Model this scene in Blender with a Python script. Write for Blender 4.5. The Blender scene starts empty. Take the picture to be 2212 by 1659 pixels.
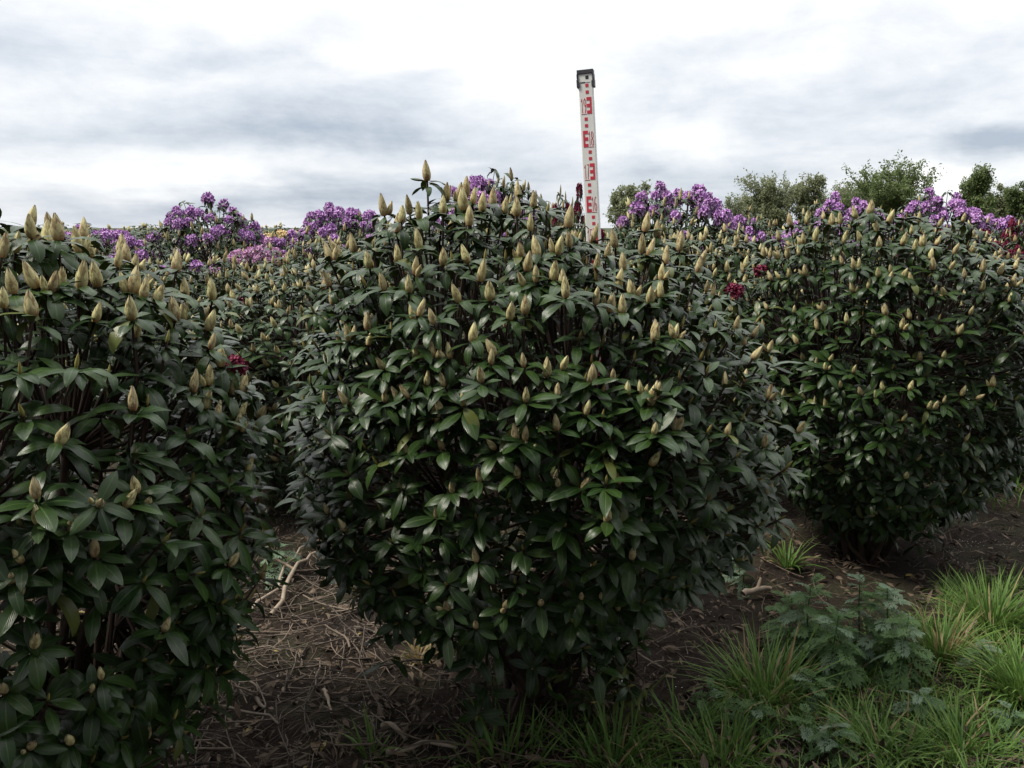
import bpy, math, random
import numpy as np
from mathutils import Vector, Matrix

R_ = math.radians
sc = bpy.context.scene
col = sc.collection

# ---------------------------------------------------------------- camera
EYE = 1.55
PITCH = R_(10.23)
FPX, CX, CY = 1877.5, 1106.0, 829.5            # focal length and centre, in pixels of a 2212 px wide picture
cam_d = bpy.data.cameras.new("camera")
cam = bpy.data.objects.new("camera", cam_d)
col.objects.link(cam)
cam.location = (0, 0, EYE)
cam.rotation_euler = (R_(90) - PITCH, 0, 0)
cam_d.sensor_width = 36
cam_d.lens = FPX / 2212 * 36
cam_d.clip_start = 0.05
cam_d.clip_end = 3000
sc.camera = cam


def ray(u, v):
    x, y = (u - CX) / FPX, -(v - CY) / FPX
    d = np.array([x, math.cos(PITCH) + y * math.sin(PITCH), -math.sin(PITCH) + y * math.cos(PITCH)])
    return d / np.linalg.norm(d)


def ground_at(u, v):
    d = ray(u, v)
    t = EYE / -d[2]
    return d[0] * t, d[1] * t


# ---------------------------------------------------------------- light
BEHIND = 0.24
SUN_EL, SUN_AZ = R_(54), R_(-104)               # azimuth from +Y (away from the camera), negative = to the left
sun_dir = Vector((math.sin(SUN_AZ) * math.cos(SUN_EL), math.cos(SUN_AZ) * math.cos(SUN_EL), math.sin(SUN_EL)))
sun_d = bpy.data.lights.new("sun", 'SUN')
sun_d.energy = 3.7
sun_d.angle = R_(14)
sun_d.color = (1.0, 0.94, 0.83)
sun = bpy.data.objects.new("sun", sun_d)
col.objects.link(sun)
sun.rotation_euler = sun_dir.to_track_quat('Z', 'Y').to_euler()

vs = sc.view_settings
vs.view_transform = 'Standard'
vs.look = 'None'
vs.gamma = 1
vs.exposure = 0.2
sc.render.film_transparent = False
sc.cycles.max_bounces = 6
sc.cycles.diffuse_bounces = 3
sc.cycles.glossy_bounces = 2

# ---------------------------------------------------------------- world: sky with a broken cloud deck
world = bpy.data.worlds.new("World")
sc.world = world
world.use_nodes = True
nt = world.node_tree
nt.nodes.clear()


class NG:
    """small node-graph writer"""

    def __init__(s, tree):
        s.t = tree

    def n(s, typ, **kw):
        o = s.t.nodes.new(typ)
        for k, v in kw.items():
            setattr(o, k, v)
        return o

    def put(s, sock, v):
        if isinstance(v, bpy.types.NodeSocket):
            s.t.links.new(v, sock)
        elif v is not None:
            sock.default_value = v

    def m(s, op, a, b=None, c=None, clamp=False):
        o = s.n('ShaderNodeMath', operation=op, use_clamp=clamp)
        for i, v in enumerate((a, b, c)):
            if v is not None:
                s.put(o.inputs[i], v)
        return o.outputs[0]

    def noise(s, vec, scale, detail=4, rough=0.5, dist=0.0):
        o = s.n('ShaderNodeTexNoise')
        s.put(o.inputs['Vector'], vec)
        o.inputs['Scale'].default_value = scale
        o.inputs['Detail'].default_value = detail
        o.inputs['Roughness'].default_value = rough
        o.inputs['Distortion'].default_value = dist
        return o.outputs['Fac']

    def mix(s, f, a, b):
        o = s.n('ShaderNodeMix', data_type='RGBA')
        s.put(o.inputs[0], f)
        for i, v in ((6, a), (7, b)):
            s.put(o.inputs[i], (*v, 1) if isinstance(v, tuple) and len(v) == 3 else v)
        return o.outputs[2]

    def ramp(s, f, stops):
        o = s.n('ShaderNodeValToRGB')
        s.put(o.inputs[0], f)
        e = o.color_ramp.elements
        while len(e) < len(stops):
            e.new(0.5)
        for q, (p, c) in zip(e, stops):
            q.position = p
            q.color = (*c, 1) if len(c) == 3 else c
        return o.outputs[0]

    def comb(s, x, y, z):
        o = s.n('ShaderNodeCombineXYZ')
        for i, v in enumerate((x, y, z)):
            s.put(o.inputs[i], v)
        return o.outputs[0]

    def rng(s, v, a, b, c=0.0, d=1.0, smooth=True):
        o = s.n('ShaderNodeMapRange', interpolation_type='SMOOTHSTEP' if smooth else 'LINEAR')
        s.put(o.inputs[0], v)
        for i, q in enumerate((a, b, c, d)):
            o.inputs[i + 1].default_value = q
        return o.outputs[0]


g = NG(nt)
tc = g.n('ShaderNodeTexCoord')
sep = g.n('ShaderNodeSeparateXYZ')
g.put(sep.inputs[0], tc.outputs['Generated'])
X, Y, Z = sep.outputs
zc = g.m('ADD', g.m('MAXIMUM', Z, 0.0), 0.10)
flat = g.comb(g.m('DIVIDE', X, zc), g.m('DIVIDE', Y, zc), 0.0)
warp = g.n('ShaderNodeTexNoise')
g.put(warp.inputs['Vector'], flat)
warp.inputs['Scale'].default_value = 0.7
warp.inputs['Detail'].default_value = 4
az0 = g.m('ARCTAN2', X, Y)
el0 = g.m('ARCSINE', Z)
angv = g.comb(g.m('MULTIPLY', az0, 1.0), g.m('MULTIPLY', el0, 3.2), 0.3)
wob1 = g.noise(angv, 3.5, 5, 0.55)
wob2 = g.noise(g.comb(g.m('ADD', az0, 7.3), g.m('MULTIPLY', el0, 3.2), 2.1), 4.5, 5, 0.55)
AZ = g.m('ADD', az0, g.m('MULTIPLY', g.m('SUBTRACT', wob1, 0.5), 0.30))
EL = g.m('ADD', el0, g.m('MULTIPLY', g.m('SUBTRACT', wob2, 0.5), 0.075))


def blob(u, v, su, sv, w):
    d = ray(u, v)
    a, e = math.atan2(d[0], d[1]), math.asin(d[2])
    q = g.m('ADD', g.m('POWER', g.m('ABSOLUTE', g.m('DIVIDE', g.m('SUBTRACT', AZ, a), su / FPX)), 2.0),
            g.m('POWER', g.m('ABSOLUTE', g.m('DIVIDE', g.m('SUBTRACT', EL, e), sv / FPX)), 2.0))
    return g.m('MULTIPLY', g.m('POWER', 2.718, g.m('MULTIPLY', q, -1.0)), w)


streak = g.noise(flat, 1.3, 6, 0.6, 0.6)
dark = g.m('ADD', g.m('MULTIPLY', g.m('SUBTRACT', streak, 0.5), 0.45), 0.17)
# the deck is greyer towards the horizon
dark = g.m('ADD', dark, g.rng(EL, 0.22, 0.0, 0.0, 0.20))
for b in ((470, 135, 170, 30, .36), (640, 250, 330, 55, .36), (790, 300, 260, 36, .26), (520, 300, 420, 26, .14),
          (760, 415, 420, 34, .36), (430, 440, 260, 26, .34), (2130, 318, 190, 30, .68), (1760, 205, 240, 50, .22),
          (1430, 365, 300, 34, .26), (1560, 440, 170, 26, .32), (60, 120, 160, 40, .16), (1420, 120, 150, 40, .14), (900, 210, 160, 40, .2),
          (230, 370, 260, 26, -.30), (880, 372, 140, 14, -.2), (1560, 300, 190, 40, -.18), (2030, 390, 160, 30, -.35), (1000, 120, 400, 60, -.2)):
    dark = g.m('ADD', dark, blob(*b))
dark = g.m('SUBTRACT', dark, g.rng(EL, 0.16, 0.42, 0.0, 0.55))
fine = g.noise(g.comb(g.m('MULTIPLY', az0, 1.0), g.m('MULTIPLY', el0, 2.2), 1.7), 17, 6, 0.62)
mid = g.noise(g.comb(g.m('ADD', az0, 3.1), g.m('MULTIPLY', el0, 2.0), 5.2), 7.0, 8, 0.60, 0.25)
band = g.m('MULTIPLY', g.rng(EL, 0.30, 0.16), 1.05)
dark = g.m('ADD', dark, g.m('MULTIPLY', g.m('SUBTRACT', mid, 0.46), band))
dark = g.m('ADD', dark, g.m('MULTIPLY', g.rng(EL, 0.30, 0.18), 0.07))
dark = g.m('ADD', dark, g.m('MULTIPLY', g.m('SUBTRACT', fine, 0.5), 0.32), clamp=True)
sky = g.n('ShaderNodeTexSky', sky_type='NISHITA')
sky.sun_disc = False
sky.sun_elevation = SUN_EL
sky.sun_rotation = SUN_AZ
sky.altitude = 50
cloud = g.ramp(dark, [(0.0, (12.0, 12.0, 12.0)), (0.26, (9.2, 9.35, 9.6)), (0.60, (6.9, 7.3, 7.9)), (1.0, (4.3, 4.9, 5.8))])
# added dimming of the unseen sky behind the viewer, darkens the bush fronts
back_dim = g.rng(Y, 0.25, -0.55, 1.0, BEHIND)
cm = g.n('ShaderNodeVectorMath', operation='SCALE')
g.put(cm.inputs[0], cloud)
g.put(cm.inputs['Scale'], g.m('MULTIPLY', back_dim, g.rng(EL, 0.42, 1.0, 1.0, 2.0)))
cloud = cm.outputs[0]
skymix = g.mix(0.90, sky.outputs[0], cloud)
# the ground half of the sphere is never seen: dull earth
skymix = g.mix(g.m('LESS_THAN', Z, -0.02), skymix, (1.0, 0.9, 0.7))
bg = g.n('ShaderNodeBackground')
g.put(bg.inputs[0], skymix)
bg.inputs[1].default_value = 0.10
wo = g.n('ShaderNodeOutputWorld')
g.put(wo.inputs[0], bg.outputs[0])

# ---------------------------------------------------------------- materials


def material(name):
    m = bpy.data.materials.new(name)
    m.use_nodes = True
    t = m.node_tree
    p = t.nodes['Principled BSDF']
    return m, NG(t), p


def uvnode(g):
    u = g.n('ShaderNodeUVMap')
    s = g.n('ShaderNodeSeparateXYZ')
    g.put(s.inputs[0], u.outputs[0])
    return s.outputs[0], s.outputs[1]


def leaf_material(name, dark, light, under, rough=0.4, spec=0.5, rib=1.6, yellow=None):
    m, g, p = material(name)
    geo = g.n('ShaderNodeNewGeometry')
    rnd = geo.outputs['Random Per Island']
    u, v = uvnode(g)
    tcn = g.n('ShaderNodeTexCoord')
    nz = g.noise(tcn.outputs['Object'], 22, 3)
    base = g.mix(rnd, dark, light)
    base = g.mix(g.m('MULTIPLY', g.m('GREATER_THAN', rnd, 0.984), 0.8), base, yellow or (0.11, 0.12, 0.03))
    base = g.mix(g.m('MULTIPLY', nz, 0.5), base, tuple(c * 0.6 for c in dark))
    across = g.m('ABSOLUTE', g.m('SUBTRACT', u, 0.5))
    ribf = g.rng(across, 0.02, 0.06, 1.0, 0.0)
    base = g.mix(g.m('MULTIPLY', ribf, 0.55), base, tuple(c * rib + 0.008 for c in light))
    # pale rim of the blade
    base = g.mix(g.m('MULTIPLY', g.rng(across, 0.44, 0.5), 0.35), base, tuple(c * 1.5 for c in light))
    # side veins: slightly sunk
    w = g.n('ShaderNodeTexWave', wave_type='BANDS', bands_direction='X')
    g.put(w.inputs['Vector'], g.comb(g.m('ADD', v, g.m('MULTIPLY', across, -0.45)), 0.0, 0.0))
    w.inputs['Scale'].default_value = 5.5
    bump = g.n('ShaderNodeBump')
    bump.inputs['Strength'].default_value = 0.16
    bump.inputs['Distance'].default_value = 0.004
    g.put(bump.inputs['Height'], g.m('ADD', g.m('MULTIPLY', w.outputs['Fac'], 0.5), g.m('MULTIPLY', ribf, -0.6)))
    g.put(p.inputs['Normal'], bump.outputs[0])
    g.put(p.inputs['Base Color'], g.mix(geo.outputs['Backfacing'], base, under))
    g.put(p.inputs['Roughness'], g.m('ADD', g.m('MULTIPLY', geo.outputs['Backfacing'], 0.3), g.m('ADD', g.m('MULTIPLY', nz, 0.16), rough - 0.08)))
    p.inputs['Specular IOR Level'].default_value = spec
    return m


M_LEAF = leaf_material("rhododendron_leaf", (0.011, 0.028, 0.007), (0.032, 0.062, 0.014), (0.08, 0.10, 0.028), 0.31, 0.30)
M_LEAF2 = leaf_material("rhododendron_leaf_small", (0.011, 0.028, 0.007), (0.034, 0.064, 0.015), (0.08, 0.10, 0.03), 0.31, 0.30)


def bark_material(name, c1, c2, rough=0.8):
    m, g, p = material(name)
    tcn = g.n('ShaderNodeTexCoord')
    nz = g.noise(tcn.outputs['Object'], 30, 5, 0.65)
    geo = g.n('ShaderNodeNewGeometry')
    f = g.m('ADD', g.m('MULTIPLY', nz, 0.6), g.m('MULTIPLY', geo.outputs['Random Per Island'], 0.4))
    g.put(p.inputs['Base Color'], g.ramp(f, [(0.25, c1), (0.75, c2)]))
    p.inputs['Roughness'].default_value = rough
    b = g.n('ShaderNodeBump')
    b.inputs['Strength'].default_value = 0.5
    b.inputs['Distance'].default_value = 0.003
    g.put(b.inputs['Height'], nz)
    g.put(p.inputs['Normal'], b.outputs[0])
    return m


M_BARK = bark_material("rhododendron_bark", (0.022, 0.013, 0.010), (0.060, 0.038, 0.026))
M_TWIG = bark_material("dry_twig", (0.020, 0.014, 0.011), (0.20, 0.155, 0.115))
M_STICK = bark_material("pale_stick", (0.13, 0.09, 0.06), (0.36, 0.30, 0.23))
M_TREEBARK = bark_material("tree_bark", (0.08, 0.065, 0.05), (0.18, 0.16, 0.13))


def bud_material(name, base, mid, tip, core=False):
    m, g, p = material(name)
    u, v = uvnode(g)
    geo = g.n('ShaderNodeNewGeometry')
    tcn = g.n('ShaderNodeTexCoord')
    oi = g.n('ShaderNodeObjectInfo')
    c = g.ramp(v, [(0.0, base), (0.14, tuple(0.5 * (a + b) for a, b in zip(base, mid))), (0.34, mid), (0.72, mid), (1.0, tip)])
    nz = g.noise(tcn.outputs['Object'], 260, 4, 0.7)
    f = g.m('MULTIPLY', g.m('ADD', nz, geo.outputs['Random Per Island']), 0.5)
    dull = g.mix(g.rng(f, 0.28, 0.56), (0.45, 0.36, 0.30), (1.08, 1.07, 1.03))
    mm = g.n('ShaderNodeMix', data_type='RGBA', blend_type='MULTIPLY')
    mm.inputs[0].default_value = 0.9
    g.put(mm.inputs[6], c)
    g.put(mm.inputs[7], dull)
    c = mm.outputs[2]
    hs = g.n('ShaderNodeHueSaturation')
    g.put(hs.inputs['Color'], c)
    g.put(hs.inputs['Hue'], g.m('ADD', g.m('MULTIPLY', oi.outputs['Random'], 0.03), 0.488))
    g.put(hs.inputs['Value'], g.m('ADD', g.m('MULTIPLY', oi.outputs['Random'], 0.25), 0.9))
    # brown rim of each scale
    rim = g.rng(g.m('ABSOLUTE', g.m('SUBTRACT', u, 0.5)), 0.36, 0.5)
    g.put(p.inputs['Base Color'], g.mix(g.m('MULTIPLY', rim, 0.55), hs.outputs[0], (0.12, 0.075, 0.04)))
    p.inputs['Roughness'].default_value = 0.7
    p.inputs['Specular IOR Level'].default_value = 0.25
    return m


M_BUD = bud_material("flower_bud_scale", (0.28, 0.14, 0.06), (0.45, 0.405, 0.22), (0.53, 0.475, 0.31))
M_LBUD = bud_material("leaf_bud_scale", (0.20, 0.11, 0.03), (0.24, 0.22, 0.07), (0.28, 0.22, 0.10))


def plain(name, c, rough=0.6, spec=0.4, vary=0.0, scale=40):
    m, g, p = material(name)
    p.inputs['Roughness'].default_value = rough
    p.inputs['Specular IOR Level'].default_value = spec
    if vary:
        tcn = g.n('ShaderNodeTexCoord')
        nz = g.noise(tcn.outputs['Object'], scale, 5, 0.65)
        g.put(p.inputs['Base Color'], g.ramp(nz, [(0.3, tuple(x * (1 - vary) for x in c)), (0.7, tuple(min(1, x * (1 + vary * .5)) for x in c))]))
    else:
        p.inputs['Base Color'].default_value = (*c, 1)
    return m


M_CORE = plain("bud_core", (0.022, 0.010, 0.012), 0.6, 0.3)


def petal_material(name, c1, c2, throat):
    m, g, p = material(name)
    u, v = uvnode(g)
    geo = g.n('ShaderNodeNewGeometry')
    c = g.mix(geo.outputs['Random Per Island'], c1, c2)
    g.put(p.inputs['Base Color'], g.mix(g.rng(v, 0.45, 0.0), c, throat))
    p.inputs['Roughness'].default_value = 0.55
    p.inputs['Specular IOR Level'].default_value = 0.3
    p.inputs['Subsurface Weight'].default_value = 0.0
    return m


M_PET = {
    'purple': petal_material("purple_petal", (0.37, 0.17, 0.46), (0.58, 0.36, 0.64), (0.28, 0.10, 0.31)),
    'pink': petal_material("pink_petal", (0.52, 0.27, 0.52), (0.68, 0.44, 0.60), (0.70, 0.42, 0.40)),
    'maroon': petal_material("maroon_petal", (0.10, 0.006, 0.028), (0.20, 0.012, 0.05), (0.05, 0.004, 0.016)),
    'cream': petal_material("cream_petal", (0.62, 0.48, 0.25), (0.78, 0.64, 0.40), (0.60, 0.42, 0.12)),
}


def herb_material(name, c1, c2, tipc, rough=0.55, spec=0.3, through=0.30):
    m, g, p = material(name)
    geo = g.n('ShaderNodeNewGeometry')
    u, v = uvnode(g)
    c = g.mix(geo.outputs['Random Per Island'], c1, c2)
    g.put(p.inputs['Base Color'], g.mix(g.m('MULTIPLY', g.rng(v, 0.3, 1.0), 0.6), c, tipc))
    p.inputs['Roughness'].default_value = rough
    p.inputs['Specular IOR Level'].default_value = spec
    # thin blades let some light through
    tr = g.n('ShaderNodeBsdfTranslucent')
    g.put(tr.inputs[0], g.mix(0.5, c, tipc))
    ms = g.n('ShaderNodeMixShader')
    ms.inputs[0].default_value = through
    g.t.links.new(p.outputs[0], ms.inputs[1])
    g.t.links.new(tr.outputs[0], ms.inputs[2])
    out = [n for n in g.t.nodes if n.type == 'OUTPUT_MATERIAL'][0]
    g.t.links.new(ms.outputs[0], out.inputs[0])
    return m


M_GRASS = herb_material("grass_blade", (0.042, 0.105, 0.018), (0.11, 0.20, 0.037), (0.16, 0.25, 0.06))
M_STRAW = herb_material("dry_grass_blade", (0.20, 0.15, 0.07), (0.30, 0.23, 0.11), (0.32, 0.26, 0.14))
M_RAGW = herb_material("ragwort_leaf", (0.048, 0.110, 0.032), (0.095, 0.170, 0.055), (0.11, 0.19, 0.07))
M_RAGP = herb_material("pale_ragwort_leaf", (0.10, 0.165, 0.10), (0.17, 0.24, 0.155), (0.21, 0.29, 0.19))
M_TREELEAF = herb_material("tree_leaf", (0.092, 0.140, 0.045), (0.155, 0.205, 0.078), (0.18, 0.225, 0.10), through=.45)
M_TREELEAF2 = herb_material("pale_tree_leaf", (0.16, 0.19, 0.10), (0.25, 0.28, 0.16), (0.27, 0.29, 0.18), through=.45)
M_DEADLEAF = leaf_material("dead_leaf", (0.050, 0.034, 0.023), (0.17, 0.125, 0.085), (0.12, 0.09, 0.06), 0.7, 0.25, 1.2, (0.36, 0.29, 0.08))

# ground: bare bark-mulched soil with weedy strips and grass further off
m, g, p = material("soil")
M_SOIL = m
tcn = g.n('ShaderNodeTexCoord')
po = tcn.outputs['Object']
sp = g.n('ShaderNodeSeparateXYZ')
g.put(sp.inputs[0], po)
n1 = g.noise(po, 2.2, 6, 0.65)
n2 = g.noise(po, 48, 5, 0.7)
n3 = g.noise(po, 170, 3, 0.7)
soil = g.ramp(g.m('ADD', g.m('MULTIPLY', n1, 0.45), g.m('MULTIPLY', n2, 0.55)), [(0.34, (0.012, 0.008, 0.006)), (0.54, (0.028, 0.019, 0.014)), (0.74, (0.065, 0.046, 0.033))])
soil = g.mix(g.rng(n3, 0.62, 0.72), soil, (0.13, 0.10, 0.07))
vor = g.n('ShaderNodeTexVoronoi')
g.put(vor.inputs['Vector'], po)
vor.inputs['Scale'].default_value = 60
speck = g.m('MULTIPLY', g.m('LESS_THAN', vor.outputs['Distance'], 0.13), g.rng(g.noise(po, 3.1, 2), 0.56, 0.62))
soil = g.mix(speck, soil, (0.62, 0.60, 0.55))
green = g.mix(n2, (0.028, 0.045, 0.016), (0.075, 0.085, 0.035))
far = g.rng(sp.outputs[1], 7.5, 13.0)
gf = g.m('MULTIPLY', g.m('ADD', g.m('MULTIPLY', g.rng(n1, 0.45, 0.6), 0.30), far, clamp=True), 0.9)
g.put(p.inputs['Base Color'], g.mix(gf, soil, green))
p.inputs['Roughness'].default_value = 0.92
p.inputs['Specular IOR Level'].default_value = 0.2
b = g.n('ShaderNodeBump')
b.inputs['Strength'].default_value = 0.9
b.inputs['Distance'].default_value = 0.02
g.put(b.inputs['Height'], g.m('ADD', n2, g.m('MULTIPLY', n3, 0.4)))
g.put(p.inputs['Normal'], b.outputs[0])

# ---------------------------------------------------------------- mesh helpers


def mk_mesh(name, V, Q, mats, uv=None, midx=None, smooth=True):
    V = np.asarray(V, dtype=np.float32).reshape(-1, 3)
    Q = np.asarray(Q, dtype=np.int32).reshape(-1, 4)
    me = bpy.data.meshes.new(name)
    me.vertices.add(len(V))
    me.vertices.foreach_set('co', V.ravel())
    me.loops.add(len(Q) * 4)
    me.loops.foreach_set('vertex_index', Q.ravel())
    me.polygons.add(len(Q))
    me.polygons.foreach_set('loop_start', np.arange(0, len(Q) * 4, 4, dtype=np.int32))
    me.polygons.foreach_set('loop_total', np.full(len(Q), 4, dtype=np.int32))
    for mm in mats:
        me.materials.append(mm)
    if midx is not None:
        me.polygons.foreach_set('material_index', np.asarray(midx, dtype=np.int32))
    if uv is not None:
        ul = me.uv_layers.new(name="UVMap")
        ul.data.foreach_set('uv', np.asarray(uv, dtype=np.float32)[Q.ravel()].ravel())
    me.polygons.foreach_set('use_smooth', np.full(len(Q), smooth))
    me.update(calc_edges=True)
    me.validate()
    return me


def obj(name, me, parent=None, mat=None):
    o = bpy.data.objects.new(name, me)
    col.objects.link(o)
    if parent is not None:
        o.parent = parent
    if mat is not None:
        o.matrix_basis = mat
    return o


def tag(o, label=None, cat=None, group=None, kind=None):
    for k, v in (('label', label), ('category', cat), ('group', group), ('kind', kind)):
        if v:
            o[k] = v
    return o


def empty(name, loc, rz=0.0, scale=(1, 1, 1)):
    o = bpy.data.objects.new(name, None)
    col.objects.link(o)
    o.location = loc
    o.rotation_euler = (0, 0, rz)
    o.scale = scale
    o.empty_display_size = 0.1
    return o


def unit(a):
    return a / np.maximum(np.linalg.norm(a, axis=-1, keepdims=True), 1e-9)


def perp(a):
    ref = np.where(np.abs(a[..., 2:3]) < 0.9, np.array([0, 0, 1.0]), np.array([1.0, 0, 0]))
    s = unit(np.cross(a, ref))
    return s, np.cross(s, a)


LEAF_S = np.array([0, .07, .18, .36, .56, .76, .91, 1.0])
LEAF_W = np.array([.07, .09, .52, .90, 1.0, .80, .40, .03])
LEAF_S2 = np.array([0, .12, .35, .65, 1.0])
LEAF_W2 = np.array([.07, .25, .90, .95, .04])
BLADE_S = np.array([0, .25, .5, .75, 1.0])
BLADE_W = np.array([.75, 1.0, .85, .55, .05])


def leaves(P, O, U, L, W, phi0, kap, fold, S=LEAF_S, Wd=LEAF_W, wave=None):
    """N curved leaf blades: base P, heading O, up U; all arrays of length N."""
    N, k = len(P), len(S)
    sd = unit(np.cross(O, U))
    ang = phi0[:, None] - kap[:, None] * S[None, :]
    pos = np.zeros((N, k, 3))
    pos[:, 0] = P
    for i in range(1, k):
        am = 0.5 * (ang[:, i] + ang[:, i - 1])
        d = np.cos(am)[:, None] * O + np.sin(am)[:, None] * U
        pos[:, i] = pos[:, i - 1] + d * (L * (S[i] - S[i - 1]))[:, None]
    nr = -np.sin(ang)[..., None] * O[:, None] + np.cos(ang)[..., None] * U[:, None]
    hw = (W[:, None] * Wd[None, :] * 0.5)[..., None]
    off = sd[:, None] * hw
    up = nr * hw * fold[:, None, None]
    V = np.stack([pos - off + up, pos, pos + off + up], axis=2)       # N,k,3,3
    if wave is not None:
        V[:, :, 0] += nr * hw * wave[:, 0][:, None, None] * np.sin(S * 9)[None, :, None]
        V[:, :, 2] += nr * hw * wave[:, 1][:, None, None] * np.sin(S * 8 + 1)[None, :, None]
    q = []
    for i in range(k - 1):
        for j in range(2):
            a = i * 3 + j
            q.append((a, a + 1, a + 4, a + 3))
    q = np.array(q)
    Q = (q[None] + (np.arange(N) * k * 3)[:, None, None]).reshape(-1, 4)
    uv1 = np.array([(j * 0.5, s) for s in S for j in range(3)])
    return V.reshape(-1, 3), Q, np.tile(uv1, (N, 1))


def tubes(pts, rad, m=4):
    """pts N,k,3; rad N,k -> verts, quads"""
    N, k, _ = pts.shape
    tan = np.empty_like(pts)
    tan[:, 1:-1] = pts[:, 2:] - pts[:, :-2]
    tan[:, 0] = pts[:, 1] - pts[:, 0]
    tan[:, -1] = pts[:, -1] - pts[:, -2]
    tan = unit(tan)
    s, t = perp(tan)
    a = np.arange(m) * 2 * math.pi / m
    V = pts[:, :, None] + rad[:, :, None, None] * (np.cos(a)[None, None, :, None] * s[:, :, None] + np.sin(a)[None, None, :, None] * t[:, :, None])
    q = []
    for i in range(k - 1):
        for j in range(m):
            q.append((i * m + j, i * m + (j + 1) % m, (i + 1) * m + (j + 1) % m, (i + 1) * m + j))
    q = np.array(q)
    Q = (q[None] + (np.arange(N) * k * m)[:, None, None]).reshape(-1, 4)
    return V.reshape(-1, 3), Q


def join(parts):
    """parts: list of (V,Q,uv or None,mat) -> arrays"""
    Vs, Qs, Us, Ms = [], [], [], []
    n = 0
    for V, Q, uv, mi in parts:
        Vs.append(V)
        Qs.append(np.asarray(Q) + n)
        Us.append(uv if uv is not None else np.zeros((len(V), 2)))
        Ms.append(np.full(len(Q), mi))
        n += len(V)
    return np.concatenate(Vs), np.concatenate(Qs), np.concatenate(Us), np.concatenate(Ms)


def spread(V, Q, uv, mi, mats):
    """copies of one mesh under N 4x4 matrices, as one mesh"""
    Ms = np.array(mats)
    Vh = np.c_[V, np.ones(len(V))]
    out = np.einsum('nij,kj->nki', Ms, Vh)[..., :3].reshape(-1, 3)
    QQ = (Q[None] + (np.arange(len(Ms)) * len(V))[:, None, None]).reshape(-1, 4)
    return out, QQ, np.tile(uv, (len(Ms), 1)), np.tile(mi, len(Ms))


# ---------------------------------------------------------------- buds


def bud_arrays(rng, rows=7, per=5, openness=0.0, fat=1.0):
    """A flower bud one unit long: overlapping pointed scales round an egg-shaped core."""
    def prof(z):
        z = np.clip(z, 0, 1)
        return fat * 0.205 * np.power(np.sin(np.pi * np.clip(0.10 + 0.90 * z, 0, 1) ** 0.80), 0.75) * (1.0 - 0.25 * z) + 0.004
    parts = []
    zr = np.array([0.0, .1, .25, .42, .6, .78, .9, .97])
    k = 8
    a = np.arange(k) * 2 * math.pi / k
    V = np.array([[prof(z) * .86 * math.cos(t), prof(z) * .86 * math.sin(t), z * (1 - .10 * openness)] for z in zr for t in a])
    Q = np.array([(i * k + j, i * k + (j + 1) % k, (i + 1) * k + (j + 1) % k, (i + 1) * k + j) for i in range(len(zr) - 1) for j in range(k)])
    parts.append((V, Q, np.c_[np.full(len(V), .5), V[:, 2]], 1))
    sv = np.array([0, .35, .7, 1.0])
    sw = np.array([1.0, 1.0, .70, .05])
    for r in range(rows):
        f = r / (rows - 1)
        for c in range(per):
            az = 2 * math.pi * (c / per) + r * 2.4 + rng.uniform(-.12, .12)
            z0 = 0.02 + 0.60 * f
            ln = 0.36 + 0.04 * rng.random() + (0.06 * openness)
            half = math.radians(52 - 10 * openness) * (1 - .12 * f)
            vv, uu = [], []
            lift = 0.05 + openness * rng.uniform(.05, .34)
            for i, s in enumerate(sv):
                z = min(z0 + ln * s, 1.0 + 0.03 * rng.random())
                zz = min(z, 0.995)
                pull = prof(zz) * (0.97 + 0.05 * (1 - f)) + 0.205 * lift * s ** 2 * (0.5 + f * .5)
                for j in (-1, -.5, 0, .5, 1):
                    t = az + j * half * sw[i]
                    rr = pull * (1 - .05 * abs(j))
                    vv.append((rr * math.cos(t), rr * math.sin(t), z - 0.05 * ln * abs(j) * s))
                    uu.append((.5 + .5 * j, z))
            qq = [(i * 5 + j, i * 5 + j + 1, (i + 1) * 5 + j + 1, (i + 1) * 5 + j) for i in range(3) for j in range(4)]
            parts.append((np.array(vv), np.array(qq), np.array(uu), 0))
    return join(parts)


def bud_low(fat=1.0):
    zr = np.array([0, .12, .34, .6, .85, 1.0])
    rr = np.array([.07, .16, .205, .17, .085, .012]) * fat
    k = 6
    V = np.array([[r * math.cos(t), r * math.sin(t), z] for z, r in zip(zr, rr) for t in np.arange(k) * 2 * math.pi / k])
    Q = np.array([(i * k + j, i * k + (j + 1) % k, (i + 1) * k + (j + 1) % k, (i + 1) * k + j) for i in range(5) for j in range(k)])
    return V, Q, np.c_[np.full(len(V), .5), V[:, 2]], np.zeros(len(Q), int)


rb = random.Random(5)
BUDS = [bud_arrays(rb, 7, 5, 0.0, 1.0), bud_arrays(rb, 7, 5, 0.12, 1.08), bud_arrays(rb, 6, 5, 0.28, 1.15),
        bud_arrays(rb, 6, 4, 0.8, 1.05), bud_arrays(rb, 6, 4, 1.1, 1.1)]
BUD_ME = [mk_mesh("bud", v, q, [M_BUD, M_CORE], u, mi) for v, q, u, mi in BUDS]
BUDLOW = bud_low(1.05)
LBUD = bud_low(0.62)


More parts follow.
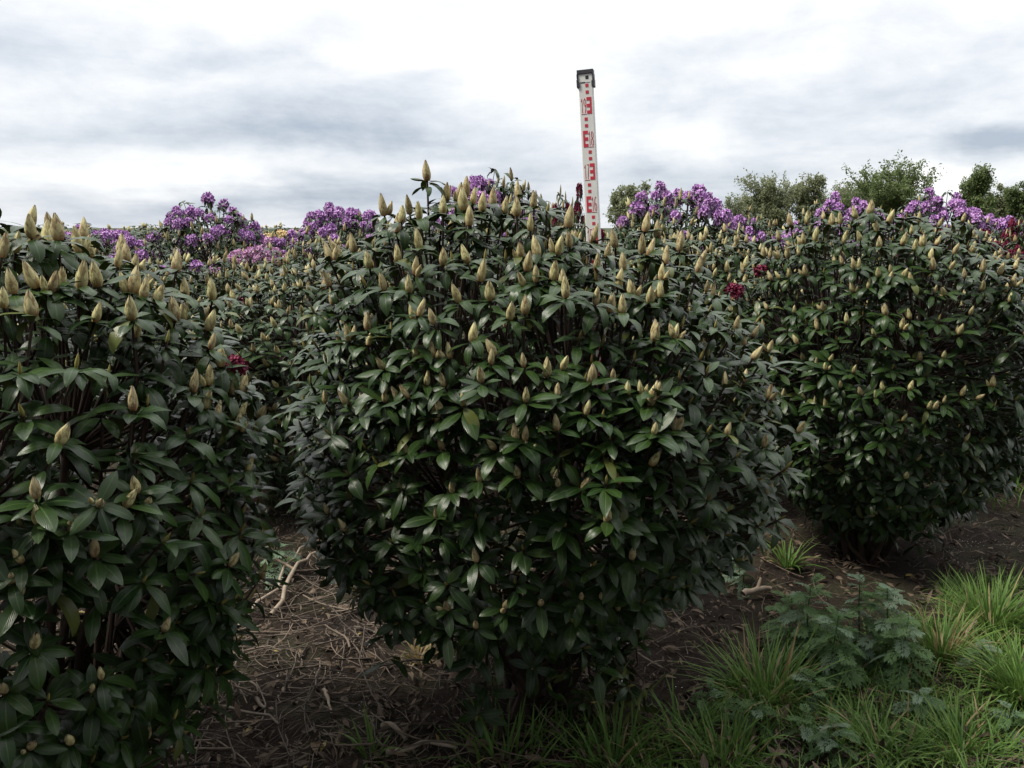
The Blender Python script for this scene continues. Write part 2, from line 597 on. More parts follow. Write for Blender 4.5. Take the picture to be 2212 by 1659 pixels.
def truss_arrays(rng, nfl=20):
    """A rounded head of open five-petalled flowers, about one unit across."""
    parts = []
    for i in range(nfl):
        f = (i + .5) / nfl
        th = math.acos(1 - f * 1.35)
        ph = i * 2.39996 + rng.uniform(-.3, .3)
        d = np.array([math.sin(th) * math.cos(ph), math.sin(th) * math.sin(ph), math.cos(th) * 1.1])
        d /= np.linalg.norm(d)
        s, t = perp(d[None])
        s, t = s[0], t[0]
        c0 = d * (0.14 + rng.uniform(0, .10))
        tip = np.array([rng.gauss(0, .25), rng.gauss(0, .25), rng.gauss(0, .25)])
        d = d + tip
        d /= np.linalg.norm(d)
        spin = rng.uniform(0, 6)
        sz = rng.uniform(.62, .86)
        for pt in range(5):
            a = spin + pt * 2 * math.pi / 5
            e = math.cos(a) * s + math.sin(a) * t
            w = np.cross(d, e)
            vv, uu = [], []
            cur = rng.uniform(-.06, .05)
            for r, h, hw in ((.012, .02, .02), (.07, .18, .06), (.19, .30, .095), (.27, .30 + cur, .035)):
                for j in (-1, 0, 1):
                    vv.append(c0 + sz * (e * r + d * (h + (rng.uniform(-.01, .04) if j else 0)) + w * hw * j))
                    uu.append((.5 + .5 * j, min(1, r / .25)))
            qq = [(i2 * 3 + j, i2 * 3 + j + 1, i2 * 3 + j + 4, i2 * 3 + j + 3) for i2 in range(3) for j in range(2)]
            parts.append((np.array(vv), np.array(qq), np.array(uu), 0))
    return join(parts)


TRUSS = [truss_arrays(rb, n) for n in (20, 24, 16)]
TRUSS_ME = {k: [mk_mesh("flower_head", v, q, [mm], u, mi) for v, q, u, mi in TRUSS] for k, mm in M_PET.items()}

# ---------------------------------------------------------------- bushes


class Shape:
    """A bush's outline as radius over height, lobed by a few sines, leaning where lean says."""

    def __init__(s, prof, seed, lobe=0.10, tilt=0.0, oval=1.0, dip=None):
        s.dip = dip
        s.z = np.array([a for a, _ in prof])
        s.r = np.array([b for _, b in prof])
        rg = np.random.default_rng(seed)
        s.k = [(int(rg.integers(2, 7)), rg.uniform(2, 8), rg.uniform(0, 6.28), rg.uniform(.4, 1)) for _ in range(6)]
        s.lobe, s.tilt, s.oval = lobe, tilt, oval
        s.H = s.z[-1]

    def noise(s, th, z):
        return sum(w * np.sin(k * th + kz * z + ph) for k, kz, ph, w in s.k) / 3.0

    def f(s, p):
        x, y, z = p[..., 0], p[..., 1] / s.oval, p[..., 2]
        zz = z + s.tilt * np.clip(x, -.6, .6) * np.clip(z / s.H, 0, 1) ** 3
        if s.dip:
            zz = zz + s.dip[2] * np.exp(-((x - s.dip[0]) / s.dip[1]) ** 2) * np.clip(z / s.H, 0, 1) ** 4
        th = np.arctan2(y, x)
        n = s.noise(th, zz)
        zz = zz + 0.05 * n * s.lobe / .1 * np.clip(zz / s.H, 0, 1)
        r = np.interp(zz, s.z, s.r, left=0.0, right=0.0) * (1 + s.lobe * n)
        rho = np.hypot(x, y)
        over = np.maximum(zz - s.H, 0) * 6 + np.maximum(s.z[0] - zz, 0) * 6
        return rho - r + over

    def normal(s, p):
        e = 0.03
        gr = np.stack([s.f(p + np.array(d) * e) - s.f(p - np.array(d) * e) for d in ((1, 0, 0), (0, 1, 0), (0, 0, 1))], -1)
        return unit(gr)

    def sample(s, n, rg):
        """points on the outline, by area"""
        zz = np.linspace(s.z[0], s.H, 200)
        rr = np.interp(zz, s.z, s.r)
        ds = np.hypot(np.diff(zz), np.diff(rr))
        w = ds * (0.5 * (rr[1:] + rr[:-1]) + 0.01)
        i = rg.choice(len(w), n, p=w / w.sum())
        t = rg.random(n)
        z = zz[i] + (zz[i + 1] - zz[i]) * t
        th = rg.uniform(0, 2 * math.pi, n)
        # walk inwards along the radius until the outline is met
        R = np.linspace(1.3 * s.r.max(), 0.0, 140)
        P = np.stack([R[None] * np.cos(th)[:, None], R[None] * np.sin(th)[:, None] * s.oval, np.repeat(z[:, None], 140, 1)], -1)
        ins = s.f(P) <= 0
        ok = ins.any(1)
        j = ins.argmax(1)
        return P[np.arange(n), j][ok]

    def hit(s, o, d):
        t = np.linspace(0.6, 7.0, 1600)
        P = o[None] + d[None] * t[:, None]
        v = s.f(P)
        ins = np.nonzero(v <= 0)[0]
        i = ins[0] if len(ins) else int(np.argmin(v))
        return P[i], v[i]


def shoots(shape, seed, spacing, fixed=(), n=9000):
    rg = np.random.default_rng(seed)
    C = shape.sample(n, rg)
    keep = [np.array(p) for p in fixed]
    K = np.zeros((len(C) + len(keep), 3))
    c = len(keep)
    if c:
        K[:c] = np.array(keep)
    for p in C:
        sp2 = (spacing * rg.uniform(.8, 1.25)) ** 2
        if c == 0 or ((K[:c] - p) ** 2).sum(1).min() > sp2:
            K[c] = p
            c += 1
    P = K[:c]
    hole = np.sin(P[:, 0] * 9 + seed) * np.sin(P[:, 2] * 8 + P[:, 1] * 5) + np.sin(P[:, 1] * 11 + P[:, 2] * 6 + seed) * .7
    ok = (hole < 1.22) | (np.arange(c) < len(fixed))
    P = P[ok]
    c = len(P)
    N = shape.normal(P)
    h = np.clip(P[:, 2:3] / shape.H, 0, 1)
    wout = 0.85 - 0.5 * h                              # low shoots lean out, high ones stand up
    A = unit(N * wout + np.array([0, 0, 1.0]) * (0.68 + 0.35 * h) + rg.normal(0, .19, P.shape))
    A[:, 2] = np.maximum(A[:, 2], 0.05)
    A = unit(A)
    depth = np.where(np.arange(c) < len(fixed), 0.0, rg.random(c) ** 1.6 * 0.085)
    depth = np.where((rg.random(c) < .14) & (P[:, 2] > .9), -rg.random(c) * .055, depth)
    P = P - N * depth[:, None]
    return P, A, N


def foliage_mesh(name, P, A, seed, L0=0.098, S=LEAF_S, Wd=LEAF_W, whorl=(6, 9), old=0.62, mat=M_LEAF, budless=None):
    rg = np.random.default_rng(seed)
    parts_P, parts_O, parts_U, parts_L, parts_W, parts_f, parts_k, parts_fo = [], [], [], [], [], [], [], []

    def add(idx, back, lo, hi, phi, kap, scale):
        for i in idx:
            n = rg.integers(lo, hi + 1)
            a = A[i]
            ax = unit(a * .9 + np.array([0, 0, .22]))
            s, t = perp(ax[None])
            az = rg.uniform(0, 6.28) + np.arange(n) * 2 * math.pi / n + rg.normal(0, .22, n)
            O = np.cos(az)[:, None] * s + np.sin(az)[:, None] * t
            base = P[i] - a * (back + rg.uniform(-.012, .012, n))[:, None]
            sz = scale * rg.uniform(.82, 1.15) * rg.uniform(.72, 1.12, n)
            parts_P.append(base)
            parts_O.append(O)
            parts_U.append(np.repeat(ax[None], n, 0))
            parts_L.append(L0 * sz)
            parts_W.append(L0 * sz * rg.uniform(.29, .375, n))
            parts_f.append(rg.normal(phi[0], phi[1], n))
            parts_k.append(np.maximum(rg.normal(kap[0], kap[1], n), -.1) + (rg.random(n) < .08) * rg.uniform(.4, 1.1, n))
            parts_fo.append(rg.normal(-.10, .22, n))
    al = np.arange(len(P))
    h = P[:, 2] / max(P[:, 2].max(), 1e-6)
    hi = al[h > .72]
    lo = al[h <= .72]
    add(hi, 0.008, *whorl, (.42, .22), (1.45, .42), 1.0)
    add(lo, 0.008, *whorl, (.40, .24), (.95, .38), 1.0)
    add(al[rg.random(len(P)) < old], 0.085, 3, 6, (.15, .25), (1.0, .4), 1.08)
    add(al[rg.random(len(P)) < old * .75], 0.16, 2, 4, (.1, .3), (1.0, .4), 1.1)
    PP, O, U = np.concatenate(parts_P), np.concatenate(parts_O), np.concatenate(parts_U)
    L, W, f, k, fo = (np.concatenate(q) for q in (parts_L, parts_W, parts_f, parts_k, parts_fo))
    V, Q, uv = leaves(PP, O, U, L, W, f, k, fo, S, Wd, rg.normal(0, .12, (len(PP), 2)))
    parts = [(V, Q, uv, 0)]
    # slim leaf buds at the shoots that carry no flower bud
    if budless is not None and len(budless):
        ms = [place(P[i], A[i], rg.uniform(.022, .034), rg.uniform(0, 6)) for i in budless]
        v, q, u, mi = spread(*LBUD, [np.array(mm) for mm in ms])
        parts.append((v, q, u, 1))
    V, Q, uv, mi = join(parts)
    return mk_mesh(name, V, Q, [mat, M_LBUD], uv, mi)


def place(p, a, size, spin=0.0, fat=1.0):
    q = Vector(a).to_track_quat('Z', 'Y')
    return Matrix.Translation(Vector(p)) @ q.to_matrix().to_4x4() @ Matrix.Rotation(spin, 4, 'Z') @ Matrix.Diagonal((size * fat, size * fat, size, 1))


def branch_mesh(name, P, A, H, seed, nmain=9, m=4):
    rg = np.random.default_rng(seed)
    parts = []
    # main stems from the crown of the root to nodes inside the bush
    nn = 34
    idx = rg.choice(len(P), nn, replace=False)
    nodes = P[idx] * np.array([.55, .55, .72]) * rg.uniform(.75, 1.0, (nn, 1))
    base = np.c_[rg.normal(0, .045, (nn, 2)), np.full(nn, -0.02)]
    t = np.linspace(0, 1, 6)[None, :, None]
    mid = base * .5 + nodes * .5 + np.c_[nodes[:, :2] * .12, -0.12 * nodes[:, 2]]
    pts = (1 - t) ** 2 * base[:, None] + 2 * t * (1 - t) * mid[:, None] + t ** 2 * nodes[:, None]
    pts[:, 1:-1] += rg.normal(0, .012, pts[:, 1:-1].shape)
    rad = np.linspace(.017, .007, 6)[None] * rg.uniform(.7, 1.25, (nn, 1))
    v, q = tubes(pts, rad, 6)
    parts.append((v, q, None, 0))
    # twigs from the nearest node to each shoot
    d = ((P[:, None] - nodes[None]) ** 2).sum(-1)
    nd = nodes[d.argmin(1)]
    t = np.linspace(0, 1, 5)[None, :, None]
    c = P - A * 0.20
    pts = (1 - t) ** 2 * nd[:, None] + 2 * t * (1 - t) * c[:, None] + t ** 2 * P[:, None]
    rad = np.repeat(np.array([.0052, .0046, .004, .0034, .0028])[None], len(P), 0)
    v, q = tubes(pts, rad, m)
    parts.append((v, q, None, 0))
    V, Q, uv, mi = join(parts)
    return mk_mesh(name, V, Q, [M_BARK], uv, mi)


camv = np.array([0, 0, EYE])
GROUP = "rhododendron bushes in the nursery rows"


def stock_buds(root, loc, P, A, N, idx, size, seed, top, variants, low=False, rz=0.0, scl=1.0):
    """flower buds on the shoots idx: the ones showing largest as parts, the rest as one part"""
    rg = np.random.default_rng(seed)
    c, s = math.cos(rz), math.sin(rz)
    rot = np.array([[c, -s, 0], [s, c, 0], [0, 0, 1]])
    W = (P[idx] @ rot.T) * scl + np.array(loc)
    Nw = N[idx] @ rot.T
    to = camv - W
    dist = np.linalg.norm(to, axis=1)
    face = (Nw * to).sum(1) / dist
    u = ((W @ np.array([1.0, 0, 0])) / np.maximum(dist, .1))
    score = (face > -0.25) * 10 + (W[:, 2] / 1.5) + face * .6 - (np.abs(u) > .58) * 8
    order = np.argsort(-score)
    rest = []
    for r, j in enumerate(order):
        i = idx[j]
        w = np.array(variants, float) * (np.array([.7, 1, 1.5, 2.2, 2.4]) if P[i, 2] > 1.3 else 1.0)
        vi = int(rg.choice(len(w), p=w / w.sum()))
        sz = size[j] * rg.uniform(.9, 1.12)
        a = unit(A[i] + np.array([0, 0, .30]) + rg.normal(0, .16, 3))
        M = place(P[i], a, sz, rg.uniform(0, 6), rg.uniform(.88, 1.1))
        if rg.random() < .16:                          # a second, smaller bud beside it
            sd = unit(np.cross(a, rg.normal(0, 1, 3)))
            rest.append(np.array(place(P[i] + sd * .012, unit(a + sd * .45), sz * rg.uniform(.6, .85), rg.uniform(0, 6))))
        if r < top and score[j] > 1:
            obj("flower_bud", BUD_ME[vi], root, M)
        else:
            rest.append(np.array(M))
    if rest:
        src = BUDLOW if low else BUDS[0]
        v, q, uu, mi = spread(*src, rest)
        o = obj("flower_buds", mk_mesh("flower_buds", v, q, [M_BUD, M_CORE], uu, mi), root)
        o['kind'] = 'stuff'


def zone(txt, ox, oy, k):
    n = [int(q) for q in txt.split()]
    return [(ox + n[i] * k, oy + n[i + 1] * k) for i in range(0, len(n), 2)]


# where the large buds stand on the three near bushes (read off the photograph, then set on each bush's own outline)
SURVEY_B = zone("""383 265 525 255 630 160 720 185 797 180 835 165 878 200 828 235 712 255 580 285 930 240 988 215 1053 250 857 320 1125 265 1130 175
1230 125 1280 155 1220 225 1360 230 1490 225 1415 225 1635 250 1680 270 1390 360 1550 405 1675 440 1825 410 1910 390 2115 425 2035 460 1825 475 1860 490
1955 535 2150 545 1720 570 450 360 580 455 712 540 850 530 1145 500 1240 500 1350 480 1180 570 1165 655 1232 635 1325 625 1378 660 1570 580 1690 670 1770 720
1865 755 1925 720 920 630 555 595 460 525 300 555 140 500 215 470 130 570 80 660 385 680 520 695 975 735 800 745 545 845 620 855 690 895 1085 845 1170 815
1360 800 1500 835 1645 805 1660 890 2005 950 1890 965 875 970 650 1065 750 1065 1000 1045 980 1095 555 1060 380 1120 185 965 135 985 290 990 290 905
1165 1110 1380 1120 1290 1160 1660 1190 1545 1200 720 1215 950 1215 620 1215 575 1260 1345 1285 1175 1305 1510 1375 820 1325 470 1310 430 1295 390 1255
290 1275 270 1345 195 1325 50 1310 715 1360 650 1400 1865 1310 1900 1285 1740 1275 1815 1260 1350 1465 1840 1480 1895 1485 2010 1470 1170 1520 1120 1530
1205 1590 1005 1570 515 1590 710 1570 2045 1560""", 682.7, 341.4, .3858) + zone("""1430 325 1665 100 1510 190 1325 220 1205 205 815 180 1005 160 680 235
600 360 1600 415 1570 565 800 580 1115 790 935 810 1320 765 1425 760 795 910 580 1085 710 1190 145 425 60 340""", 682.7, 938.7, .4341) + zone("""20 765 175 765
115 800 145 1005 250 985 595 950 645 1035 680 990 780 1070 640 1145 535 1265 640 1240 740 1340 115 1370 145 1340 255 1510 545 1540 755 1600 880 1545""", 1358.6, 324.3, .3858)
SURVEY_C = zone("""875 365 905 370 995 355 1130 360 1185 355 1270 325 1450 350 1385 400 1350 370 1040 450 1200 460 1300 465 1005 505 1400 490 1530 470 1600 505
1645 480 790 545 840 550 890 545 975 560 755 545 640 625 800 670 845 660 895 650 985 640 1265 620 1285 600 1395 650 1465 630 1455 680 1530 655 1580 690 1340 715
1255 735 1710 740 1770 750 1700 610 1800 610 1685 555 1880 660 1980 620 2070 640 1975 725 2145 705 2130 790 605 830 790 840 925 850 1090 840 1220 910 1440 865
1575 885 1525 940 1375 980 1910 860 1845 970 2170 965 1055 945 755 930 945 1025 1630 1115 1760 1105 1125 1120 1055 1150 1120 1170 1255 1185 1185 1270 1420 1285
1045 1360 985 1330 1105 1380 1570 1285 1860 1315 1760 1355 1710 1390 1945 1335 2035 1265 1675 1390 1530 1455 1880 1570 1300 1310 1380 1330""", 1358.6, 324.3, .3858)
SURVEY_A = zone("""105 315 165 335 290 380 470 395 440 470 160 480 220 470 265 455 300 500 85 470 10 500 680 500 710 520 985 580 205 670 290 690 340 670 550 660
450 680 740 700 800 735 865 755 1040 720 75 700 20 780 185 830 530 860 678 915 762 945 980 850 1190 735 1140 1035 1235 1110 1165 905 1080 1250 735 1360 330 1540
1290 1255 1360 1215 1355 1265 1335 1390 1450 1400 1330 1460 1440 1465 1170 1210 1210 1400 1150 1340""", 0, 341.4, .3858) + zone("""180 260 190 390 345 425 470 290 620 310
725 310 680 235 470 550 60 680 105 745 170 1005 110 580 505 1160 455 1225 20 1410 145 1505 355 1480 25 1225 1230 130 1145 600 815 925""", 0, 938.7, .4341)


def near_bush(label, loc, shape, survey, seed, spacing, L0, budsize, extra, trusses=(), leafy=(), low=()):
    loc = np.array(loc, float)
    fixed, fsize = [], []
    rng0 = np.random.default_rng(seed + 9)
    for u, v in survey:
        d = ray(u, v + 23)
        p, val = shape.hit(camv - loc, d)
        if val < 0.12 and p[2] > .1:
            fixed.append(p)
            fsize.append(budsize * float(np.interp(p[2] + .15 * p[1], [.7, 1.0, 1.3, 1.5], [.74, .78, .86, 1.08])) * (0.9 + .25 * rng0.random()))
    nf = len(fixed)
    # leafy shoots without a bud, and the low ones that hang under the skirt
    more = [shape.hit(camv - loc, ray(u, v))[0] for u, v in leafy] + [np.array(q, float) for q in low]
    P, A, N = shoots(shape, seed, spacing, fixed + more)
    rg = np.random.default_rng(seed + 1)
    hid = N[:, 1] > .2                                 # the survey only saw the near side
    ex = np.array([i for i in range(nf + len(more), len(P)) if rg.random() < extra * (2.0 if hid[i] else 1.2 if P[i, 2] > 1.25 else .35) * np.clip((P[i, 2] - .25) / 1.1, 0, 1)], int)
    idx = np.concatenate([np.arange(nf), ex])
    size = np.concatenate([np.array(fsize), np.full(len(ex), budsize * .85)])
    budless = np.setdiff1d(np.arange(len(P)), idx)
    root = empty("rhododendron_bush", tuple(loc))
    tag(root, label, "shrub", GROUP)
    obj("foliage", foliage_mesh("foliage", P, A, seed + 2, L0, budless=budless), root)
    obj("branches", branch_mesh("branches", P, A, shape.H, seed + 3), root)
    stock_buds(root, loc, P, A, N, idx, size, seed + 4, 100, (5, 4, 2.4, .9, .5))
    for u, v, kind, sz in trusses:
        p, val = shape.hit(camv - loc, ray(u, v))
        n = shape.normal(p[None])[0]
        obj("flower_head", TRUSS_ME[kind][0], root, place(p + n * .02, unit(n * .7 + np.array([0, 0, .8])), sz))
    return root


near_bush("largest rhododendron in front of the measuring staff, domed and covered in pale closed buds", (0.06, 2.66, 0),
          Shape([(.28, .08), (.36, .26), (.43, .46), (.52, .60), (.68, .70), (.92, .735), (1.18, .70), (1.36, .60), (1.46, .49), (1.54, .36), (1.585, .24), (1.61, .0)], 11, .085, .12, dip=(.20, .10, .11)),
          SURVEY_B, 101, .076, .079, .053, .30, ((1575, 640, 'maroon', .06),),
          ((1268, 575), (1290, 610), (1262, 640), (1300, 665), (1275, 700), (1250, 735), (1300, 745), (1278, 785), (1262, 830), (1300, 850), (1300, 905), (1318, 950), (1302, 985), (1322, 1005), (1296, 1030), (1312, 1060), (1330, 1110), (1318, 1160)),
          ((.24, -.20, .30), (.15, -.30, .34), (.33, -.10, .26), (.20, -.12, .20), (.30, -.16, .14), (.24, -.05, .12), (.12, -.20, .22), (.36, -.02, .34), (.0, -.34, .30),
           (-.12, -.30, .26), (-.16, -.36, .16), (-.24, -.22, .33), (.42, -.12, .36), (.27, -.25, .22), (.18, -.22, .12), (.29, .0, .16), (.25, .02, .22), (.33, .02, .10), (.28, -.08, .07)))
near_bush("rhododendron cut by the left picture edge, nearest of all, its buds the biggest", (-1.24, 1.98, 0),
          Shape([(.12, .12), (.22, .34), (.36, .50), (.6, .60), (.85, .64), (1.1, .62), (1.28, .56), (1.4, .46), (1.48, .32), (1.53, .16), (1.55, .0)], 23, .07, .06),
          SURVEY_A, 202, .079, .083, .052, .22, ((492, 796, 'maroon', .06),))
near_bush("budded rhododendron on the staff's far right, its skirt lifted above brown mulch", (1.70, 3.98, 0),
          Shape([(.16, .14), (.26, .36), (.42, .52), (.64, .62), (.92, .67), (1.15, .66), (1.36, .58), (1.49, .45), (1.57, .28), (1.61, .0)], 37, .09, .02),
          SURVEY_C, 303, .077, .082, .054, .30, ((1650, 590, 'maroon', .065), (1600, 640, 'maroon', .065)))

# ---- bushes of the rows behind: three forms, each set out several times with its own turn, size, buds and flowers
FORMS = []
for sd, pr in ((51, [(.08, .12), (.25, .36), (.5, .54), (.8, .62), (1.1, .60), (1.26, .47), (1.39, .31), (1.46, .16), (1.5, .0)]),
               (67, [(.08, .14), (.22, .38), (.45, .56), (.8, .64), (1.15, .56), (1.34, .40), (1.45, .22), (1.5, .0)]),
               (83, [(.10, .10), (.25, .32), (.5, .52), (.85, .62), (1.17, .55), (1.33, .40), (1.43, .22), (1.5, .0)])):
    shp = Shape(pr, sd, .11)
    P, A, N = shoots(shp, sd + 1, .082, (), 6000)
    FORMS.append((P, A, N, foliage_mesh("foliage", P, A, sd + 2, .084, LEAF_S2, LEAF_W2, (6, 8), .5, M_LEAF2, None),
                  branch_mesh("branches", P, A, 1.5, sd + 3, m=3)))


def row_bush(label, u, top, Yd, Rr, kind=None, thr=.8, prob=.8, buds=.5, nparts=36, form=0, sprinkle=None, x=None):
    """a bush whose crest stands at picture height top, Yd metres off, half as wide as Rr"""
    rg = np.random.default_rng(int(Yd * 1000) + int(u))
    d = ray(u, top)
    t = Yd / d[1]
    x = d[0] * t if x is None else x
    zt = EYE + d[2] * t
    P, A, N, fm, bm = FORMS[form]
    sxy, sz = Rr / .62, (zt - .03) / 1.5
    rz = rg.uniform(0, 6.28)
    root = empty("rhododendron_bush", (x, Yd, 0), rz, (sxy, sxy, sz))
    tag(root, label, "shrub", GROUP)
    obj("foliage", fm, root)
    obj("branches", bm, root)
    al = np.arange(len(P))
    h = P[:, 2] / 1.5
    flow = np.zeros(len(P), bool)
    if kind:
        patch = np.sin(P[:, 0] * 5.1 + rz) + np.sin(P[:, 1] * 4.3 + 2 * rz) + np.sin(P[:, 2] * 7)
        flow = (h > thr + rg.normal(0, .05, len(P))) & (rg.random(len(P)) < prob * (1.0 - .3 * (h < .9))) & (patch > -1.1)
    c, s = math.cos(rz), math.sin(rz)
    fl = al[flow]
    if len(fl):
        Wd = np.c_[P[fl, 0] * c - P[fl, 1] * s, P[fl, 0] * s + P[fl, 1] * c, P[fl, 2]]
        order = np.argsort(Wd[:, 1] * 1.0 - Wd[:, 2] * 1.2)
        rest = []
        for r, j in enumerate(order):
            i = fl[j]
            k2 = kind
            M = place(P[i] + A[i] * .0, unit(A[i] + np.array([0, 0, .3])), rg.uniform(.085, .12), rg.uniform(0, 6))
            if r < 90:
                obj("flower_head", TRUSS_ME[k2][int(rg.integers(3))], root, M)
            else:
                rest.append(np.array(M))
        if rest:
            v, q, uu, mi = spread(*TRUSS[2], rest)
            o = obj("flower_heads", mk_mesh("flower_heads", v, q, [M_PET[kind]], uu, mi), root)
            o['kind'] = 'stuff'
    if sprinkle:
        sk, n = sprinkle
        cand = al[(h > .6) & ~flow]
        Wy = P[cand, 0] * s + P[cand, 1] * c
        cand = cand[Wy < .25]
        for i in rg.choice(cand, min(n, len(cand)), replace=False):
            flow[i] = True
            obj("flower_head", TRUSS_ME[sk][int(rg.integers(3))], root, place(P[i], unit(A[i] + np.array([0, 0, .3])), rg.uniform(.09, .13), rg.uniform(0, 6)))
    bi = al[(~flow) & (rg.random(len(P)) < buds * np.clip((h - .15) / .6, 0, 1))]
    if len(bi):
        stock_buds(root, (x, Yd, 0), P, A, N, bi, np.full(len(bi), .058) * rg.uniform(.75, 1.1, len(bi)), int(rg.integers(1e6)), nparts, (5, 4, 3, 1.5, .8), True, rz, 1.0)
    return root


RB = row_bush
RB("budded rhododendron in the gap behind the two nearest bushes, one maroon flower at its shoulder", 655, 562, 4.75, .66, buds=.9, nparts=80, form=0, sprinkle=('maroon', 1))
RB("dark-leaved rhododendron behind the staff, its buds beginning just under the purple crest", 1530, 486, 4.95, .62, buds=.9, nparts=80, form=1, sprinkle=('maroon', 1))
RB("low rhododendron peeping over the far shoulder of the leftmost bush", -40, 535, 4.0, .6, buds=.5, nparts=25, form=2)
RB("budded rhododendron beneath the tallest purple dome left of the staff", 420, 538, 5.5, .62, buds=.9, nparts=50, form=1, sprinkle=('purple', 4))
RB("pale pink-flowered rhododendron at the foot of the dark purple dome", 552, 522, 6.4, .46, 'pink', .86, .8, .5, 24, 2)
RB("tall purple dome standing against the sky in the left half", 450, 430, 7.2, .60, 'purple', .74, .50, .35, 24, 0)
RB("low spreading purple rhododendron rising behind the leftmost bush's buds", 205, 486, 7.6, .66, 'purple', .86, .7, .4, 24, 1)
RB("budded rhododendron with little open flower below the middle purple crest", 690, 500, 6.1, .62, buds=.95, nparts=40, form=2)
RB("purple crest midway between the tall dome and the staff's bush", 732, 440, 7.4, .56, 'purple', .80, .85, .4, 24, 1)
RB("purple flower crest showing over the top of the largest bush", 1078, 366, 5.7, .52, 'purple', .84, .95, .3, 20, 2)
RB("maroon-flowered rhododendron tucked behind the measuring staff", 1236, 412, 5.1, .26, 'maroon', .86, .35, .4, 16, 0)
RB("tall purple-topped rhododendron just right of the measuring staff", 1458, 396, 6.3, .58, 'purple', .90, .8, .6, 40, 1, ('purple', 6))
RB("lower purple rhododendron trailing off from the tall purple top beside the staff", 1622, 454, 6.9, .46, 'purple', .88, .8, .5, 24, 2)
RB("rhododendron cut by the right picture edge, dense with small pale buds", 2225, 560, 5.5, .66, buds=.7, nparts=50, form=1)
RB("budded rhododendron flecked with maroon flowers before the brightest purple mound", 2075, 484, 6.7, .66, 'maroon', .9, .08, .8, 50, 2, ('maroon', 9))
RB("budded rhododendron hidden but for its crest behind the right-hand bush", 1790, 505, 5.8, .60, buds=.6, nparts=30, form=0)
RB("long low mound of purple flowers beneath the biggest tree", 1812, 420, 8.0, .58, 'purple', .84, .85, .3, 16, 1)
RB("brightest purple mound, between the biggest tree and the pointed tree", 2020, 412, 8.2, .64, 'purple', .80, .9, .3, 16, 0)
RB("maroon rhododendron at the right picture edge below the last tree", 2216, 462, 7.0, .34, 'maroon', .78, .4, .5, 20, 2)
RB("small purple rhododendron between the brightest mound and the edge maroon one", 2165, 462, 8.6, .55, 'purple', .84, .8, .4, 10, 1)
RB("cream-flowered rhododendron far off beside the middle purple crest", 612, 492, 13.0, .95, 'cream', .72, .7, .2, 8, 2)
RB("cream-flowered rhododendron far off beside the tall purple dome", 338, 496, 13.4, .95, 'cream', .72, .7, .2, 8, 0)
# low far bushes that close the field between the crests
FAR = ((60, 488, 9.5, 'plain far rhododendron left of the spreading purple one'),
       (290, 484, 10.5, 'plain far rhododendron between the spreading purple one and the tall dome'),
       (900, 488, 10.5, 'plain far rhododendron between the middle crest and the largest bush'),
       (120, 479, 15.0, 'plain far rhododendron on the horizon left of the spreading purple one'),
       (580, 482, 16.0, 'plain far rhododendron on the horizon behind the cream one'),
       (845, 477, 15.5, 'plain far rhododendron on the horizon right of the middle crest'),
       (330, 481, 17.0, 'plain far rhododendron on the horizon behind the cream one by the tall dome'),
       (1330, 486, 9.0, 'plain far rhododendron between the staff and the tall purple top'),
       (1690, 484, 10.2, 'plain far rhododendron under the pair of pale trees'),
       (1920, 482, 10.8, 'plain far rhododendron in the dip between two purple mounds'))
for i, (u, v, yy, lb) in enumerate(FAR):
    RB(lb, u, v, yy, .9 if yy < 12 else 1.25, None, buds=.5, nparts=10, form=i % 3)

# ---------------------------------------------------------------- ground


def axis(lo, hi, f0, f1, step):
    fine = np.arange(f0, f1 + 1e-6, step)
    a = f0 - np.geomspace(step * 2, f0 - lo, 22)[::-1]
    b = f1 + np.geomspace(step * 2, hi - f1, 22)
    return np.concatenate([a, fine, b])


_lat = np.random.default_rng(77).random((128, 128))


def lattice(x, y, cell):
    x, y = np.asarray(x) / cell, np.asarray(y) / cell
    i, j = np.floor(x).astype(int), np.floor(y).astype(int)
    u, v = x - i, y - j
    u, v = u * u * (3 - 2 * u), v * v * (3 - 2 * v)
    q = lambda a, b: _lat[a % 128, b % 128]
    return (q(i, j) * (1 - u) + q(i + 1, j) * u) * (1 - v) + (q(i, j + 1) * (1 - u) + q(i + 1, j + 1) * u) * v - .5


def gz(x, y):
    amp = np.clip(1 - np.hypot(x, y - 4) / 14, 0, 1)
    return amp * (0.07 * lattice(x, y, .55) + 0.035 * lattice(x + 7, y, .17) + .016 * lattice(x, y + 5, .075))


xs, ys = axis(-900, 900, -3.4, 4.6, .035), axis(-60, 1500, 1.2, 8.5, .035)
XX, YY = np.meshgrid(xs, ys)
V = np.stack([XX, YY, gz(XX, YY)], -1).reshape(-1, 3)
nx, ny = len(xs), len(ys)
ii = (np.arange(ny - 1)[:, None] * nx + np.arange(nx - 1)[None]).ravel()
Q = np.stack([ii, ii + 1, ii + nx + 1, ii + nx], 1)
tag(obj("ground", mk_mesh("ground", V, Q, [M_SOIL])), kind='structure')

# ---------------------------------------------------------------- litter: dry twigs and dead leaves on the mulch
rg = np.random.default_rng(900)


